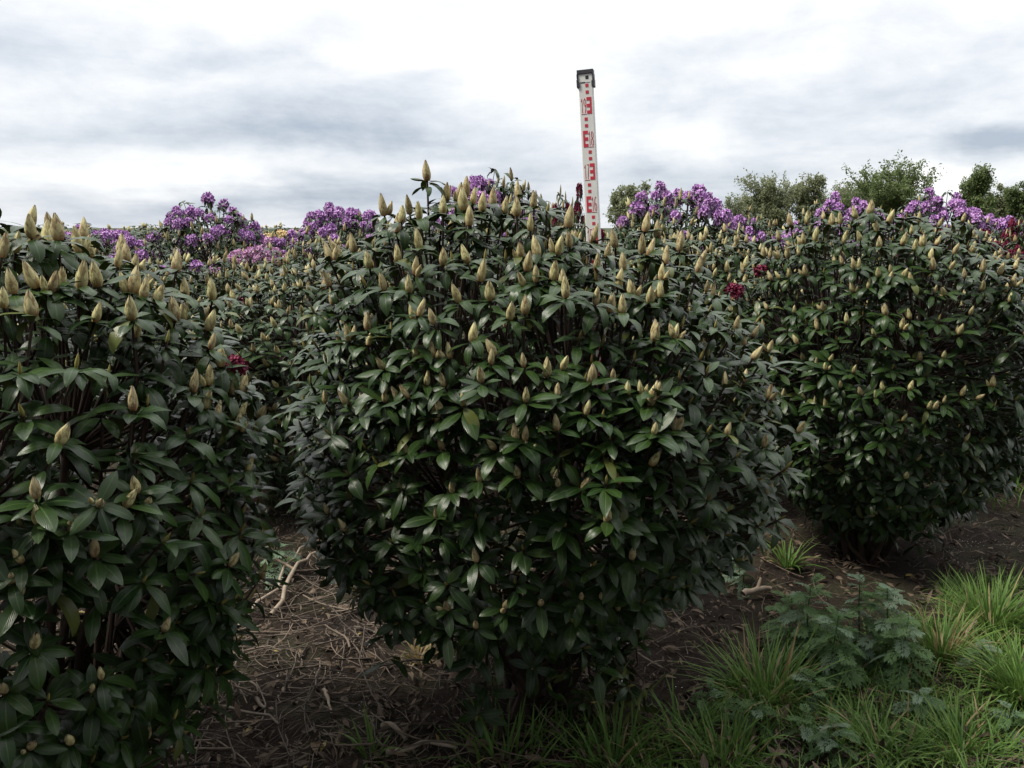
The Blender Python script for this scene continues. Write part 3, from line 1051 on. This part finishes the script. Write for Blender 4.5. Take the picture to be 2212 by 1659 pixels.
def curved_sticks(x, y, ln, rad, rg, k=6, bend=.35, lift=.05, z0=.004):
    n = len(x)
    az = rg.uniform(0, 2 * math.pi, n)
    el = np.abs(rg.normal(0, lift, n))
    b = rg.normal(0, bend, n)
    t = np.linspace(-.5, .5, k)
    a = az[:, None] + b[:, None] * t[None] * 2 + rg.normal(0, .10, (n, k))
    st = (ln / (k - 1))[:, None]
    px = x[:, None] + np.cumsum(np.cos(a) * st, 1) - (np.cos(az) * ln / 2)[:, None]
    py = y[:, None] + np.cumsum(np.sin(a) * st, 1) - (np.sin(az) * ln / 2)[:, None]
    pz = gz(px, py) + z0 + rad[:, None] + (t[None] + .5) * (np.sin(el) * ln)[:, None] + rg.random((n, 1)) * .02
    r = rad[:, None] * np.linspace(1.1, .7, k)[None]
    return np.stack([px, py, pz], -1), r


def field(n, x0, x1, y0, y1, rg):
    y = y0 * (y1 / y0) ** rg.random(n)
    return rg.uniform(x0, x1, n) * np.clip(y / 3.0, .6, 2), y


parts = []
x, y = field(7000, -2.2, 2.0, 1.5, 7.0, rg)
p, r = curved_sticks(x, y, rg.gamma(2.2, .035, len(x)) + .02, rg.gamma(2, .0004, len(x)) + .0005, rg)
v, q = tubes(p, r, 3)
parts.append((v, q, None, 0))
# the denser brush pile in the gap between the left and the largest bush
x, y = rg.normal(-.72, .42, 560), rg.normal(3.0, .65, 560)
p, r = curved_sticks(x, y, rg.gamma(2.6, .06, len(x)) + .05, rg.gamma(2.2, .0008, len(x)) + .0007, rg, lift=.14)
v, q = tubes(p, r, 4)
parts.append((v, q, None, 0))
V, Q, uv, mi = join(parts)
tag(obj("twig_litter", mk_mesh("twig_litter", V, Q, [M_TWIG], uv, mi)), "dry twigs strewn over the dark soil between the bushes", "twigs", kind='stuff')

n = 11000
x, y = field(n, -2.2, 2.0, 1.5, 7.0, rg)
az = rg.uniform(0, 6.28, n)
P0 = np.stack([x, y, gz(x, y) + .006 + rg.random(n) * .02], 1)
O = np.stack([np.cos(az), np.sin(az), rg.normal(0, .15, n)], 1)
U = unit(np.stack([rg.normal(0, .35, n), rg.normal(0, .35, n), np.ones(n)], 1))
O = unit(O - U * (O * U).sum(1, keepdims=True))
L = np.minimum(rg.gamma(2.5, .012, n) + .008, .07)
V, Q, uv = leaves(P0, O, U, L, L * rg.uniform(.2, .42, n), rg.normal(.2, .3, n), rg.normal(.5, .8, n), rg.normal(.3, .5, n), LEAF_S2, LEAF_W2)
tag(obj("leaf_litter", mk_mesh("leaf_litter", V, Q, [M_DEADLEAF], uv)), "brown dead leaves scattered over the dark soil", "dead leaves", kind='stuff')


def stick(label, u0, v0, u1, v1, rad, seed, lift=.02, fork=False):
    rs = np.random.default_rng(seed)
    a, b = np.array(ground_at(u0, v0)), np.array(ground_at(u1, v1))
    k = 9
    t = np.linspace(0, 1, k)[:, None]
    pt = a * (1 - t) + b * t
    nrm = np.array([-(b - a)[1], (b - a)[0]])
    pt = pt + nrm[None] * (np.cumsum(rs.normal(0, .022, k))[:, None])
    pz = gz(pt[:, 0], pt[:, 1]) + rad + .012 + lift * np.sin(np.linspace(0, 3.1, k)) + rs.normal(0, .002, k)
    pts = np.c_[pt, pz]
    c = pts.mean(0)
    c[2] = gz(c[0], c[1])
    ps = [(pts - c)[None]]
    rr = [np.linspace(1.1, .6, k)[None] * rad * (1 + rs.normal(0, .08, (1, k)))]
    V, Q = tubes(ps[0], rr[0], 7)
    prt = [(V, Q, None, 0)]
    if fork:
        i = k // 2
        e = pts[i] + np.r_[(b - a) * .25 + nrm * .28, .03]
        tt = np.linspace(0, 1, 5)[:, None]
        br = (pts[i] * (1 - tt) + e * tt - c)[None]
        V, Q = tubes(br, np.linspace(.75, .4, 5)[None] * rad, 6)
        prt.append((V, Q, None, 0))
    V, Q, uv, mi = join(prt)
    o = obj("fallen_stick", mk_mesh("fallen_stick", V, Q, [M_STICK], uv, mi))
    o.location = c
    tag(o, label, "stick", "fallen sticks on the mulch")


stick("short pale split stick lying alone on dark soil, foot of the left brush pile", 698, 1500, 712, 1555, .007, 1)
stick("long straight stick slanting across the brush pile", 500, 1375, 668, 1195, .0065, 2, .05)
stick("forked crooked stick standing out at the brush pile's middle", 600, 1330, 655, 1210, .009, 3, .06, True)
stick("pale upright crooked stick beside the left bush's lower leaves", 474, 1440, 492, 1370, .009, 4, .04)
stick("thin curved stick along the lower picture edge where grass begins", 835, 1648, 985, 1630, .008, 5)
stick("thick grey broken branch near the weeds below the largest bush", 1605, 1295, 1668, 1288, .014, 6, .02, True)
stick("thin grey stick poking out of the grass tuft", 1590, 1480, 1640, 1545, .004, 7, .05)
stick("white weathered stick in the low grass", 1770, 1590, 1825, 1578, .008, 8)
stick("dark thin branch on the bare soil below the largest bush", 1190, 1490, 1330, 1530, .006, 9)
stick("stubby brown stick on the crumbly soil", 830, 1585, 878, 1618, .010, 10)
stick("pale root-like stick running into the big grass tuft", 2085, 1420, 2125, 1360, .006, 11, .04)

# ---------------------------------------------------------------- grass


def blades(x, y, az, ln, w, lean, kap, rg):
    n = len(x)
    P0 = np.stack([x, y, gz(x, y) - .004], 1)
    O = np.stack([np.cos(az), np.sin(az), np.zeros(n)], 1)
    U = np.repeat(np.array([[0, 0, 1.0]]), n, 0)
    return leaves(P0, O, U, ln, w, lean, kap, np.full(n, .35), BLADE_S, BLADE_W)


def in_grass(x, y):
    """the weedy verge: near strip at the lower right, ragged edge"""
    e = 2.50 + 0.55 * np.clip(x - .15, -.5, 2) + .12 * np.sin(x * 7) + .07 * np.sin(x * 17 + 1)
    return y < np.where(x < -.12, 0, e)


n = 34000
x, y = rg.uniform(-.2, 2.6, n), rg.uniform(1.9, 3.9, n)
dens = np.sin(x * 9 + 3 * np.sin(y * 5)) + np.sin(y * 11 + x * 4) + rg.normal(0, .8, n)
k = in_grass(x, y) & (dens > -.7 + np.clip(.95 - x, 0, 1) * 2.1)
x, y = x[k], y[k]
n = len(x)
V, Q, uv = blades(x, y, rg.uniform(0, 6.28, n), rg.gamma(4, .014, n) + .018, rg.uniform(.0028, .0085, n), rg.normal(1.05, .34, n), rg.gamma(2, .5, n), rg)
mi = np.repeat((rg.random(n) < .04).astype(int), 8)
tag(obj("grass", mk_mesh("grass", V, Q, [M_GRASS, M_STRAW], uv, mi)), "green grass and weeds covering the near right verge", "grass", kind='stuff')
# sparser grass in the alleys behind
n = 15000
x, y = rg.uniform(-3, 6, n), rg.uniform(4.6, 10.5, n)
k = (np.sin(x * 3 + y) + np.sin(y * 4 - x) + rg.normal(0, .7, n)) > np.where((x > 2.3) & (y < 7), -.9, .5)
x, y = x[k], y[k]
n = len(x)
V, Q, uv = blades(x, y, rg.uniform(0, 6.28, n), rg.gamma(5, .02, n) + .03, rg.uniform(.004, .009, n), rg.normal(1.2, .25, n), rg.gamma(2, .4, n), rg)
mi = np.repeat((rg.random(n) < .12).astype(int), 8)
tag(obj("grass", mk_mesh("grass", V, Q, [M_GRASS, M_STRAW], uv, mi)), "thin grass growing in the alleys behind the near bushes", "grass", kind='stuff')


def tuft(label, u, v, h, spread_, n, seed, straw=.06, wide=1.2):
    rs = np.random.default_rng(seed)
    cx, cy = ground_at(u, v)
    az = rs.uniform(0, 6.28, n)
    r = rs.random(n) ** .7 * spread_ * .28
    x, y = r * np.cos(az), r * np.sin(az)
    az = az + rs.normal(0, .5, n)
    lean = np.clip(1.45 - rs.random(n) * .75, .3, 1.5)
    ln = h * .86 * rs.uniform(.35, 1.2, n)
    V, Q, uv = leaves(np.stack([x, y, np.full(n, -.004)], 1), np.stack([np.cos(az), np.sin(az), np.zeros(n)], 1),
                      np.repeat(np.array([[0, 0, 1.0]]), n, 0), ln, rs.uniform(.0032, .0078, n) * wide, lean, rs.gamma(2.2, .42, n), np.full(n, .35), BLADE_S, BLADE_W)
    mi = np.repeat((rs.random(n) < straw).astype(int), 8)
    o = obj("grass_tuft", mk_mesh("grass_tuft", V, Q, [M_GRASS, M_STRAW], uv, mi))
    o.location = (cx, cy, float(gz(cx, cy)))
    tag(o, label, "grass", "grass tufts on the verge")


tuft("big round grass tuft on bare mulch near the right picture edge", 2140, 1372, .27, .30, 420, 1, .1)
tuft("broad grass tuft with straw-coloured base in front of the lobed weeds", 1655, 1500, .30, .34, 330, 2, .15)
tuft("bright grass tuft cut by the right picture edge low down", 2210, 1520, .27, .30, 520, 3, .05)
tuft("yellowish upright grass tuft between the lobed weeds and the big tuft", 2030, 1440, .26, .18, 260, 4, .3)
tuft("small upright grass tuft at the weeds' back beside the largest bush", 1700, 1240, .22, .10, 60, 5, .12, 1.5)
tuft("loose grass tuft at the lower picture edge below the largest bush", 1085, 1640, .22, .40, 80, 6, .06, 1.5)
tuft("wispy grass tuft right of the loose one at the lower picture edge", 1330, 1650, .24, .36, 90, 7, .06, 1.4)
tuft("low dense grass tuft near the lower picture edge under the broad tuft", 1560, 1640, .20, .34, 150, 8, .08)
tuft("bright low grass tuft in the lower right picture corner", 2080, 1630, .18, .44, 260, 9, .06)
tuft("fresh grass tuft between the white stick and the corner", 1900, 1620, .19, .30, 170, 10, .08)
tuft("small dry grass tuft against the largest bush's lower left leaves", 905, 1420, .10, .14, 90, 11, .85)
tuft("sparse grass tuft growing from soil at the brush pile's lower end", 800, 1650, .17, .10, 18, 12, .0, 1.5)
tuft("shaded grass tuft on open mulch right of the largest bush's skirt", 1480, 1585, .18, .26, 90, 13, .1)

# ---------------------------------------------------------------- lobed weeds


def lobed_leaf(ln, rs):
    """one deeply cut leaf along +X, unit-length axis bent down a little: list of quads"""
    vs_, qs, us = [], [], []

    def quad(c, d, l, w, z):
        s = np.array([-d[1], d[0]])
        i = len(vs_)
        for a, b_ in ((0, 0), (.5, -.5), (1, 0), (.5, .5)):
            pnt = c + d * l * a + s * w * b_
            vs_.append((pnt[0], pnt[1], z(pnt[0]) + abs(b_) * w * .35))
            us.append((.5 + b_, max(0, min(1, pnt[0] / ln))))
        qs.append((i, i + 1, i + 2, i + 3))
    arch = lambda q: .10 * q - .65 * q * q / ln
    k = 6
    for i in range(k):
        x0 = ln * i / k
        quad(np.array([x0, 0.]), np.array([1., 0.]), ln / k * 1.15, ln * .085 * (1 - .4 * i / k), arch)
    for i in range(7):
        f = .18 + .11 * i
        l = ln * (.13 + .24 * math.sin(math.pi * min(1, f * .9 + .05)) * .95) * rs.uniform(.8, 1.15)
        for sd in (-1, 1):
            a = math.radians(62 - 22 * f) + rs.normal(0, .1)
            d = np.array([math.cos(a), sd * math.sin(a)])
            c = np.array([ln * (f + rs.normal(0, .012)), 0.])
            quad(c, d, l, l * .22, arch)
            for q_ in (.45, .70, .9):
                for s2 in (-1, 1):
                    a2 = a + s2 * .75
                    d2 = np.array([math.cos(a2), sd * math.sin(a2)])
                    quad(c + d * l * q_, d2, l * .34, l * .15, arch)
    d = np.array([1., 0.])
    quad(np.array([ln * .86, 0.]), d, ln * .2, ln * .12, arch)
    return np.array(vs_), np.array(qs), np.array(us)


def weed(label, u, v, h, nl, seed, pale=0.3, leafl=.11, loc=None):
    rs = np.random.default_rng(seed)
    cx, cy = ground_at(u, v) if loc is None else loc
    parts = []
    for i in range(nl):
        f = (i + .3) / nl
        V, Q, uv = lobed_leaf(leafl * (1.15 - .65 * f) * rs.uniform(.8, 1.15), rs)
        az = i * 2.4 + rs.normal(0, .3)
        tilt = -.15 + .95 * f + rs.normal(0, .15)
        M = Matrix.Translation((rs.normal(0, .006), rs.normal(0, .006), h * (.12 + .88 * f))) @ Matrix.Rotation(az, 4, 'Z') @ Matrix.Rotation(-tilt, 4, 'Y') @ Matrix.Rotation(rs.normal(0, .3), 4, 'X')
        v4 = (np.array(M) @ np.c_[V, np.ones(len(V))].T).T[:, :3]
        parts.append((v4, Q, uv, 1 if rs.random() < pale * (0.3 + 1.2 * f) else 0))
    V, Q, uv, mi = join(parts)
    root = empty("lobed_weed", (cx, cy, float(gz(cx, cy))))
    tag(root, label, "weed", "lobed weeds on the verge")
    obj("leaves", mk_mesh("leaves", V, Q, [M_RAGW, M_RAGP], uv, mi, False), root)
    t = np.linspace(0, 1, 6)
    pts = np.stack([.012 * np.sin(t * 3 + seed), .012 * np.cos(t * 2 + seed), -.01 + t * (h + .01)], 1)[None]
    V, Q = tubes(pts, np.linspace(.0042, .002, 6)[None], 5)
    obj("stem", mk_mesh("stem", V, Q, [M_RAGW], np.zeros((len(V), 2))), root)


weed("tall lobed weed with silvery tips, rightmost of the clump", 1905, 1440, .33, 34, 1, .6, .105)
weed("lobed weed with a pale top in the middle of the clump", 1850, 1425, .33, 34, 2, .45, .105)
weed("dark green lobed weed left in the clump beside the small upright tuft", 1745, 1420, .31, 30, 3, .12, .11)
weed("leafy lobed weed at the clump's front between two grass tufts", 1800, 1470, .26, 28, 4, .12, .11)
weed("spreading lobed weed at the clump's right fringe before the yellowish tuft", 1945, 1480, .25, 24, 5, .25, .10)
weed("short lobed weed on the clump's left fringe over the broken branch", 1700, 1400, .25, 24, 6, .1, .105)
weed("pale lobed weed under the largest bush's right skirt", 1600, 1270, .16, 14, 7, .9, .09)
weed("silvery lobed weed growing through the brush pile behind sticks", 605, 1245, .15, 14, 8, .95, .10)
weed("lobed weed in the low grass at the lower picture edge", 1795, 1640, .12, 14, 9, .3, .09)
weed("low lobed weed in grass below the broad tuft", 1625, 1585, .12, 14, 10, .1, .10)
weed("lobed weed on the grassy ground behind the right-hand bush", 2150, 1040, .22, 14, 11, .6, .12)
weed("flat lobed weed in the right-hand grass near the edge tuft", 2110, 1470, .10, 14, 12, .3, .10)
weed("small lobed weed in grass at the lower edge beside the white stick", 1740, 1600, .09, 12, 14, .2, .075)
weed("small pale lobed weed among bright grass near the lower right corner", 1985, 1560, .10, 14, 15, .55, .08)
weed("small dark lobed weed on the litter left of the broad tuft", 1530, 1545, .09, 12, 16, .05, .08)
weed("small lobed weed between the broad tuft and the clump's front", 1760, 1525, .12, 16, 17, .25, .09)
weed("small lobed weed by the lower right edge under the edge tuft", 2180, 1600, .09, 12, 18, .35, .08)
weed("lobed weed on the far alley at the right picture edge", 2195, 960, .26, 14, 13, .5, .13)

# ---------------------------------------------------------------- measuring staff
M_STAFF = plain("staff_paint", (0.82, 0.83, 0.82), 0.4, 0.45, .06, 26)
M_RED = plain("staff_red", (0.60, 0.05, 0.085), 0.5, 0.35, .12, 60)
M_REDLINE = plain("staff_red_line", (0.50, 0.03, 0.06), 0.5, 0.35)
M_BLACK = plain("staff_black", (0.03, 0.03, 0.033), 0.5, 0.4)
M_CAP = plain("staff_cap_plastic", (0.055, 0.052, 0.065), 0.55, 0.4, .2, 80)


class Boxes:
    def __init__(s):
        s.v, s.q = [], []

    def box(s, x0, x1, y0, y1, z0, z1, c=0.0):
        i = len(s.v)
        s.v += [(x0, y0, z0), (x1, y0, z0), (x1, y1, z0), (x0, y1, z0), (x0, y0, z1), (x1, y0, z1), (x1, y1, z1), (x0, y1, z1)]
        s.q += [tuple(i + k for k in f) for f in ((0, 3, 2, 1), (4, 5, 6, 7), (0, 1, 5, 4), (1, 2, 6, 5), (2, 3, 7, 6), (3, 0, 4, 7))]

    def slab(s, poly, y0, y1):
        """ribbon quads given in x,z, made y0..y1 thick"""
        for a, b, c, d in poly:
            i = len(s.v)
            s.v += [(*p[:1], y0, p[1]) for p in (a, b, c, d)] + [(*p[:1], y1, p[1]) for p in (a, b, c, d)]
            s.q += [tuple(i + k for k in f) for f in ((0, 1, 2, 3), (7, 6, 5, 4), (1, 0, 4, 5), (2, 1, 5, 6), (3, 2, 6, 7), (0, 3, 7, 4))]

    def obj(s, name, mat, parent, bevel=0.0):
        me = mk_mesh(name, np.array(s.v, float), np.array(s.q), [mat], None, None, False)
        o = obj(name, me, parent)
        if bevel:
            b_ = o.modifiers.new("bevel", 'BEVEL')
            b_.width = bevel
            b_.segments = 2
        return o


staff = empty("measuring_staff", (0.359, 2.77, 0.0))
lean = math.atan(.0686)
staff.rotation_euler = (R_(-0.5), -lean, R_(-12))
tag(staff, "white surveyor's measuring staff with red graduations, leaning behind the largest bush", "measuring staff")
HWD, DP = .0225, .013                              # half width, half depth
ZT = 2.032
bx = Boxes()
bx.box(-HWD, HWD, -DP, DP, 0.0, ZT - .012)
bx.obj("rod", M_STAFF, staff, .0025)
F = -DP - .0008                                    # face of the markings
bk = -DP + .0004
red = Boxes()
for dm in range(10, 20):
    z = dm * .1
    rt = dm % 2 == 1                               # odd numbers carry the block on the right
    sg = 1 if rt else -1
    xa, xb = (0.0005, .0155) if rt else (-.0155, -.0005)
    spine = (.0100, .0155) if rt else (-.0155, -.0100)
    red.box(spine[0], spine[1], F, bk, z, z + .05)
    for q in (0, 2, 4):
        if rt:
            red.box(xa, spine[0] - .0001, F, bk, z + q * .01, z + q * .01 + .01)
        else:
            red.box(spine[1] + .0001, xb, F, bk, z + q * .01, z + q * .01 + .01)
    s0, s1 = (-.001, .0085) if rt else (-.0085, .001)
    for q in (6, 8):
        red.box(s0, s1, F, bk, z + q * .01 + .0003, z + q * .01 + .0097)
red.obj("graduations", M_RED, staff)

DIGITS = {
    '1': [[(0.1, .78), (.5, 1.0), (.5, 0.0)]],
    '5': [[(.95, 1), (.1, 1), (.06, .56), (.5, .62), (.9, .5), (.95, .25), (.8, .05), (.45, 0), (.1, .07)]],
    '6': [[(.85, .95), (.5, 1), (.15, .8), (.05, .4), (.15, .08), (.5, 0), (.85, .1), (.95, .3), (.85, .48), (.5, .55), (.1, .42)]],
    '7': [[(.05, 1), (.95, 1), (.55, .5), (.35, 0)]],
    '8': [[(.5, .52), (.12, .62), (.1, .88), (.5, 1), (.9, .88), (.88, .62), (.5, .52), (.08, .4), (.06, .1), (.5, 0), (.94, .1), (.92, .4), (.5, .52)]],
    '9': [[(.92, .55), (.5, .45), (.12, .58), (.06, .82), (.5, 1), (.92, .9), (.95, .55), (.8, .2), (.5, 0)]],
    '4': [[(.75, 0), (.75, 1), (.05, .3), (.95, .3)]],
    '3': [[(.1, .92), (.5, 1), (.9, .85), (.85, .62), (.45, .53), (.9, .42), (.92, .12), (.5, 0), (.08, .08)]],
    '2': [[(.1, .8), (.5, 1), (.9, .82), (.8, .55), (.08, 0), (.95, 0)]],
    '0': [[(.5, 1), (.1, .85), (.08, .15), (.5, 0), (.92, .15), (.9, .85), (.5, 1)]],
}


def stroke(b, pts, w):
    quads = []
    n = len(pts)
    P2 = [np.array(p, float) for p in pts]
    L_, R2 = [], []
    for i, p in enumerate(P2):
        d = np.zeros(2)
        if i > 0:
            d += (p - P2[i - 1]) / max(1e-9, np.linalg.norm(p - P2[i - 1]))
        if i < n - 1:
            d += (P2[i + 1] - p) / max(1e-9, np.linalg.norm(P2[i + 1] - p))
        d = d / max(1e-9, np.linalg.norm(d))
        nrm = np.array([-d[1], d[0]])
        L_.append(p + nrm * w / 2)
        R2.append(p - nrm * w / 2)
    for i in range(n - 1):
        quads.append((L_[i], R2[i], R2[i + 1], L_[i + 1]))
    b.slab(quads, F, bk)


for dm in range(10, 20):
    rt = dm % 2 == 1
    z = dm * .1
    b = Boxes()
    x0 = -.0172 if rt else .0010
    for i, ch in enumerate(str(dm)):
        for line in DIGITS[ch]:
            cxx = x0 + i * .0082
            stroke(b, [(cxx + .0068 * a, z + .004 + .043 * c) for a, c in line], .0016)
    b.box(x0, x0 + .0155, F, bk, z - .0006, z + .0006)
    b.obj("numeral", M_REDLINE, staff)
b = Boxes()                                        # cap: dark plastic bracket with two jaws
b.box(-HWD - .003, HWD + .003, -DP - .003, DP + .003, ZT - .012, ZT)
for sx in (-1, 1):
    xa, xb = sorted((sx * (HWD + .0002), sx * (HWD + .0040)))
    b.box(xa, xb, -DP - .004, DP + .004, ZT - .027, ZT - .0122)
    b.box(xa - .001, xb + .001, -DP - .004, DP + .004, ZT - .052, ZT - .0285)
    xc, xd = sorted((sx * (HWD - .004), sx * HWD))
    b.box(xc, xd, -DP - .004, -DP - .0002, ZT - .052, ZT - .034)
b.obj("cap", M_CAP, staff, .0008)
b = Boxes()
b.box(.0005, .0100, F, bk, 2.004, 2.0135)
b.box(-.0165, -.0015, F, bk, 1.9925, 1.9955)
b.obj("black_mark", M_BLACK, staff)
b = Boxes()
b.box(-.0005, .0140, F, bk, 1.9937, 1.9949)
b.obj("maker_line", plain("grey_print", (.30, .33, .42), .5), staff)

# ---------------------------------------------------------------- trees beyond the field


def tree(name, label, u, v, Yd, width, seed, mat, lobes=5, pointed=0.0, dens=1.0):
    rs = np.random.default_rng(seed)
    d = ray(u, v)
    t = Yd / d[1]
    x, H = d[0] * t, EYE + d[2] * t
    root = empty(name, (x, Yd, 0))
    tag(root, label, "tree", "trees beyond the field")
    wr = width / 2
    # trunk and limbs
    nl = 11
    tops = []
    for i in range(nl):
        a = i * 2.4 + rs.normal(0, .3)
        f = rs.uniform(.25, 1.0)
        rr = wr * (1 - pointed * f) * rs.uniform(.45, .92)
        tops.append((rr * math.cos(a), rr * math.sin(a), H * (.38 + .58 * f)))
    tops.append((0, 0, H * .93))
    tops = np.array(tops)
    starts = np.c_[rs.normal(0, .05, (len(tops), 2)), tops[:, 2] * .30]
    tt = np.linspace(0, 1, 7)[None, :, None]
    ctl = np.c_[tops[:, :2] * .35, tops[:, 2] * .72]
    pts = (1 - tt) ** 2 * starts[:, None] + 2 * tt * (1 - tt) * ctl[:, None] + tt ** 2 * tops[:, None]
    pts[:, 1:] += rs.normal(0, .05, pts[:, 1:].shape)
    V1, Q1 = tubes(pts, np.linspace(.10, .025, 7)[None] * np.ones((len(tops), 1)) * H / 6, 5)
    tk = np.stack([.1 * np.sin(np.linspace(0, 3, 7)), np.zeros(7), np.linspace(-.1, H * .62, 7)], 1)[None]
    V0, Q0 = tubes(tk, np.linspace(.2, .07, 7)[None] * H / 6, 8)
    # sprays of twigs along the limbs, each a loose cluster of leaves
    sp_c = []
    for i in range(len(tops)):
        for _ in range(int(38 * dens)):
            k = rs.integers(2, 7)
            c = pts[i, k] + rs.normal(0, .34, 3) * np.array([1, 1, .8]) * wr / 2.2
            sp_c.append(c)
    sp_c = np.array(sp_c)
    sd = unit(sp_c - np.array([0, 0, H * .45]) + rs.normal(0, .8, sp_c.shape))
    sl = rs.uniform(.35, .85, len(sp_c))[:, None] * min(1, wr / 2.0)
    ends = sp_c + sd * sl
    near = tops[((sp_c[:, None] - tops[None]) ** 2).sum(-1).argmin(1)]
    tw = np.stack([sp_c * .6 + near * .4, sp_c, ends], 1)
    V2, Q2 = tubes(tw, np.full((len(sp_c), 3), .012) * np.array([1.2, 1, .5]), 3)
    V, Q, uv, mi = join([(V0, Q0, None, 0), (V1, Q1, None, 0), (V2, Q2, None, 0)])
    obj("trunk", mk_mesh("trunk", V, Q, [M_TREEBARK], uv, mi), root)
    per = 26
    i = np.repeat(np.arange(len(sp_c)), per)
    f = rs.random(len(i))
    P0 = sp_c[i] + (ends - sp_c)[i] * f[:, None] + rs.normal(0, .13, (len(i), 3)) * min(1, wr / 2)
    O = unit(rs.normal(0, 1, P0.shape) + sd[i] * .5 + np.array([0, 0, -.2]))
    U = unit(rs.normal(0, .7, P0.shape) + np.array([0, 0, 1.0]))
    U = unit(U - O * (U * O).sum(1, keepdims=True))
    n = len(P0)
    L = rs.uniform(.12, .26, n)
    V, Q, uv = leaves(P0, O, U, L, L * rs.uniform(.45, .7, n), rs.normal(0, .2, n), rs.normal(.5, .3, n), np.full(n, .2), np.array([0, .5, 1.0]), np.array([.15, 1, .1]))
    obj("crown", mk_mesh("crown", V, Q, [mat], uv), root)


tree("broadleaf_tree", "biggest tree on the skyline, broad dark green crown over the purple mounds", 1925, 362, 72, 6.6, 1, M_TREELEAF, dens=2.0)
tree("broadleaf_tree", "pointed green tree right of the biggest tree", 2112, 372, 70, 3.6, 2, M_TREELEAF, pointed=.75, dens=1.1)
tree("broadleaf_tree", "thin pale tree just right of the pointed tree", 2162, 402, 74, 2.2, 3, M_TREELEAF2, pointed=.5, dens=.7)
tree("broadleaf_tree", "tree cut by the right picture edge on the skyline", 2212, 398, 72, 2.6, 4, M_TREELEAF, dens=.8)
tree("broadleaf_tree", "pale loose tree, left one of the pair left of the biggest tree", 1668, 396, 76, 4.8, 5, M_TREELEAF2, dens=1.2)
tree("broadleaf_tree", "pale narrow tree, right one of the pair left of the biggest tree", 1748, 388, 74, 3.2, 6, M_TREELEAF2, pointed=.3, dens=.8)
tree("broadleaf_tree", "small pale tree tucked against the biggest tree's left side", 1822, 400, 80, 4.4, 7, M_TREELEAF2, dens=.9)
tree("broadleaf_tree", "low pale tree alone between the staff and the tall purple top", 1362, 405, 60, 2.9, 8, M_TREELEAF2, dens=.9)
tree("broadleaf_tree", "lowest wispy tree on the skyline, left of the pale pair", 1615, 430, 80, 3.4, 9, M_TREELEAF2, dens=.6)
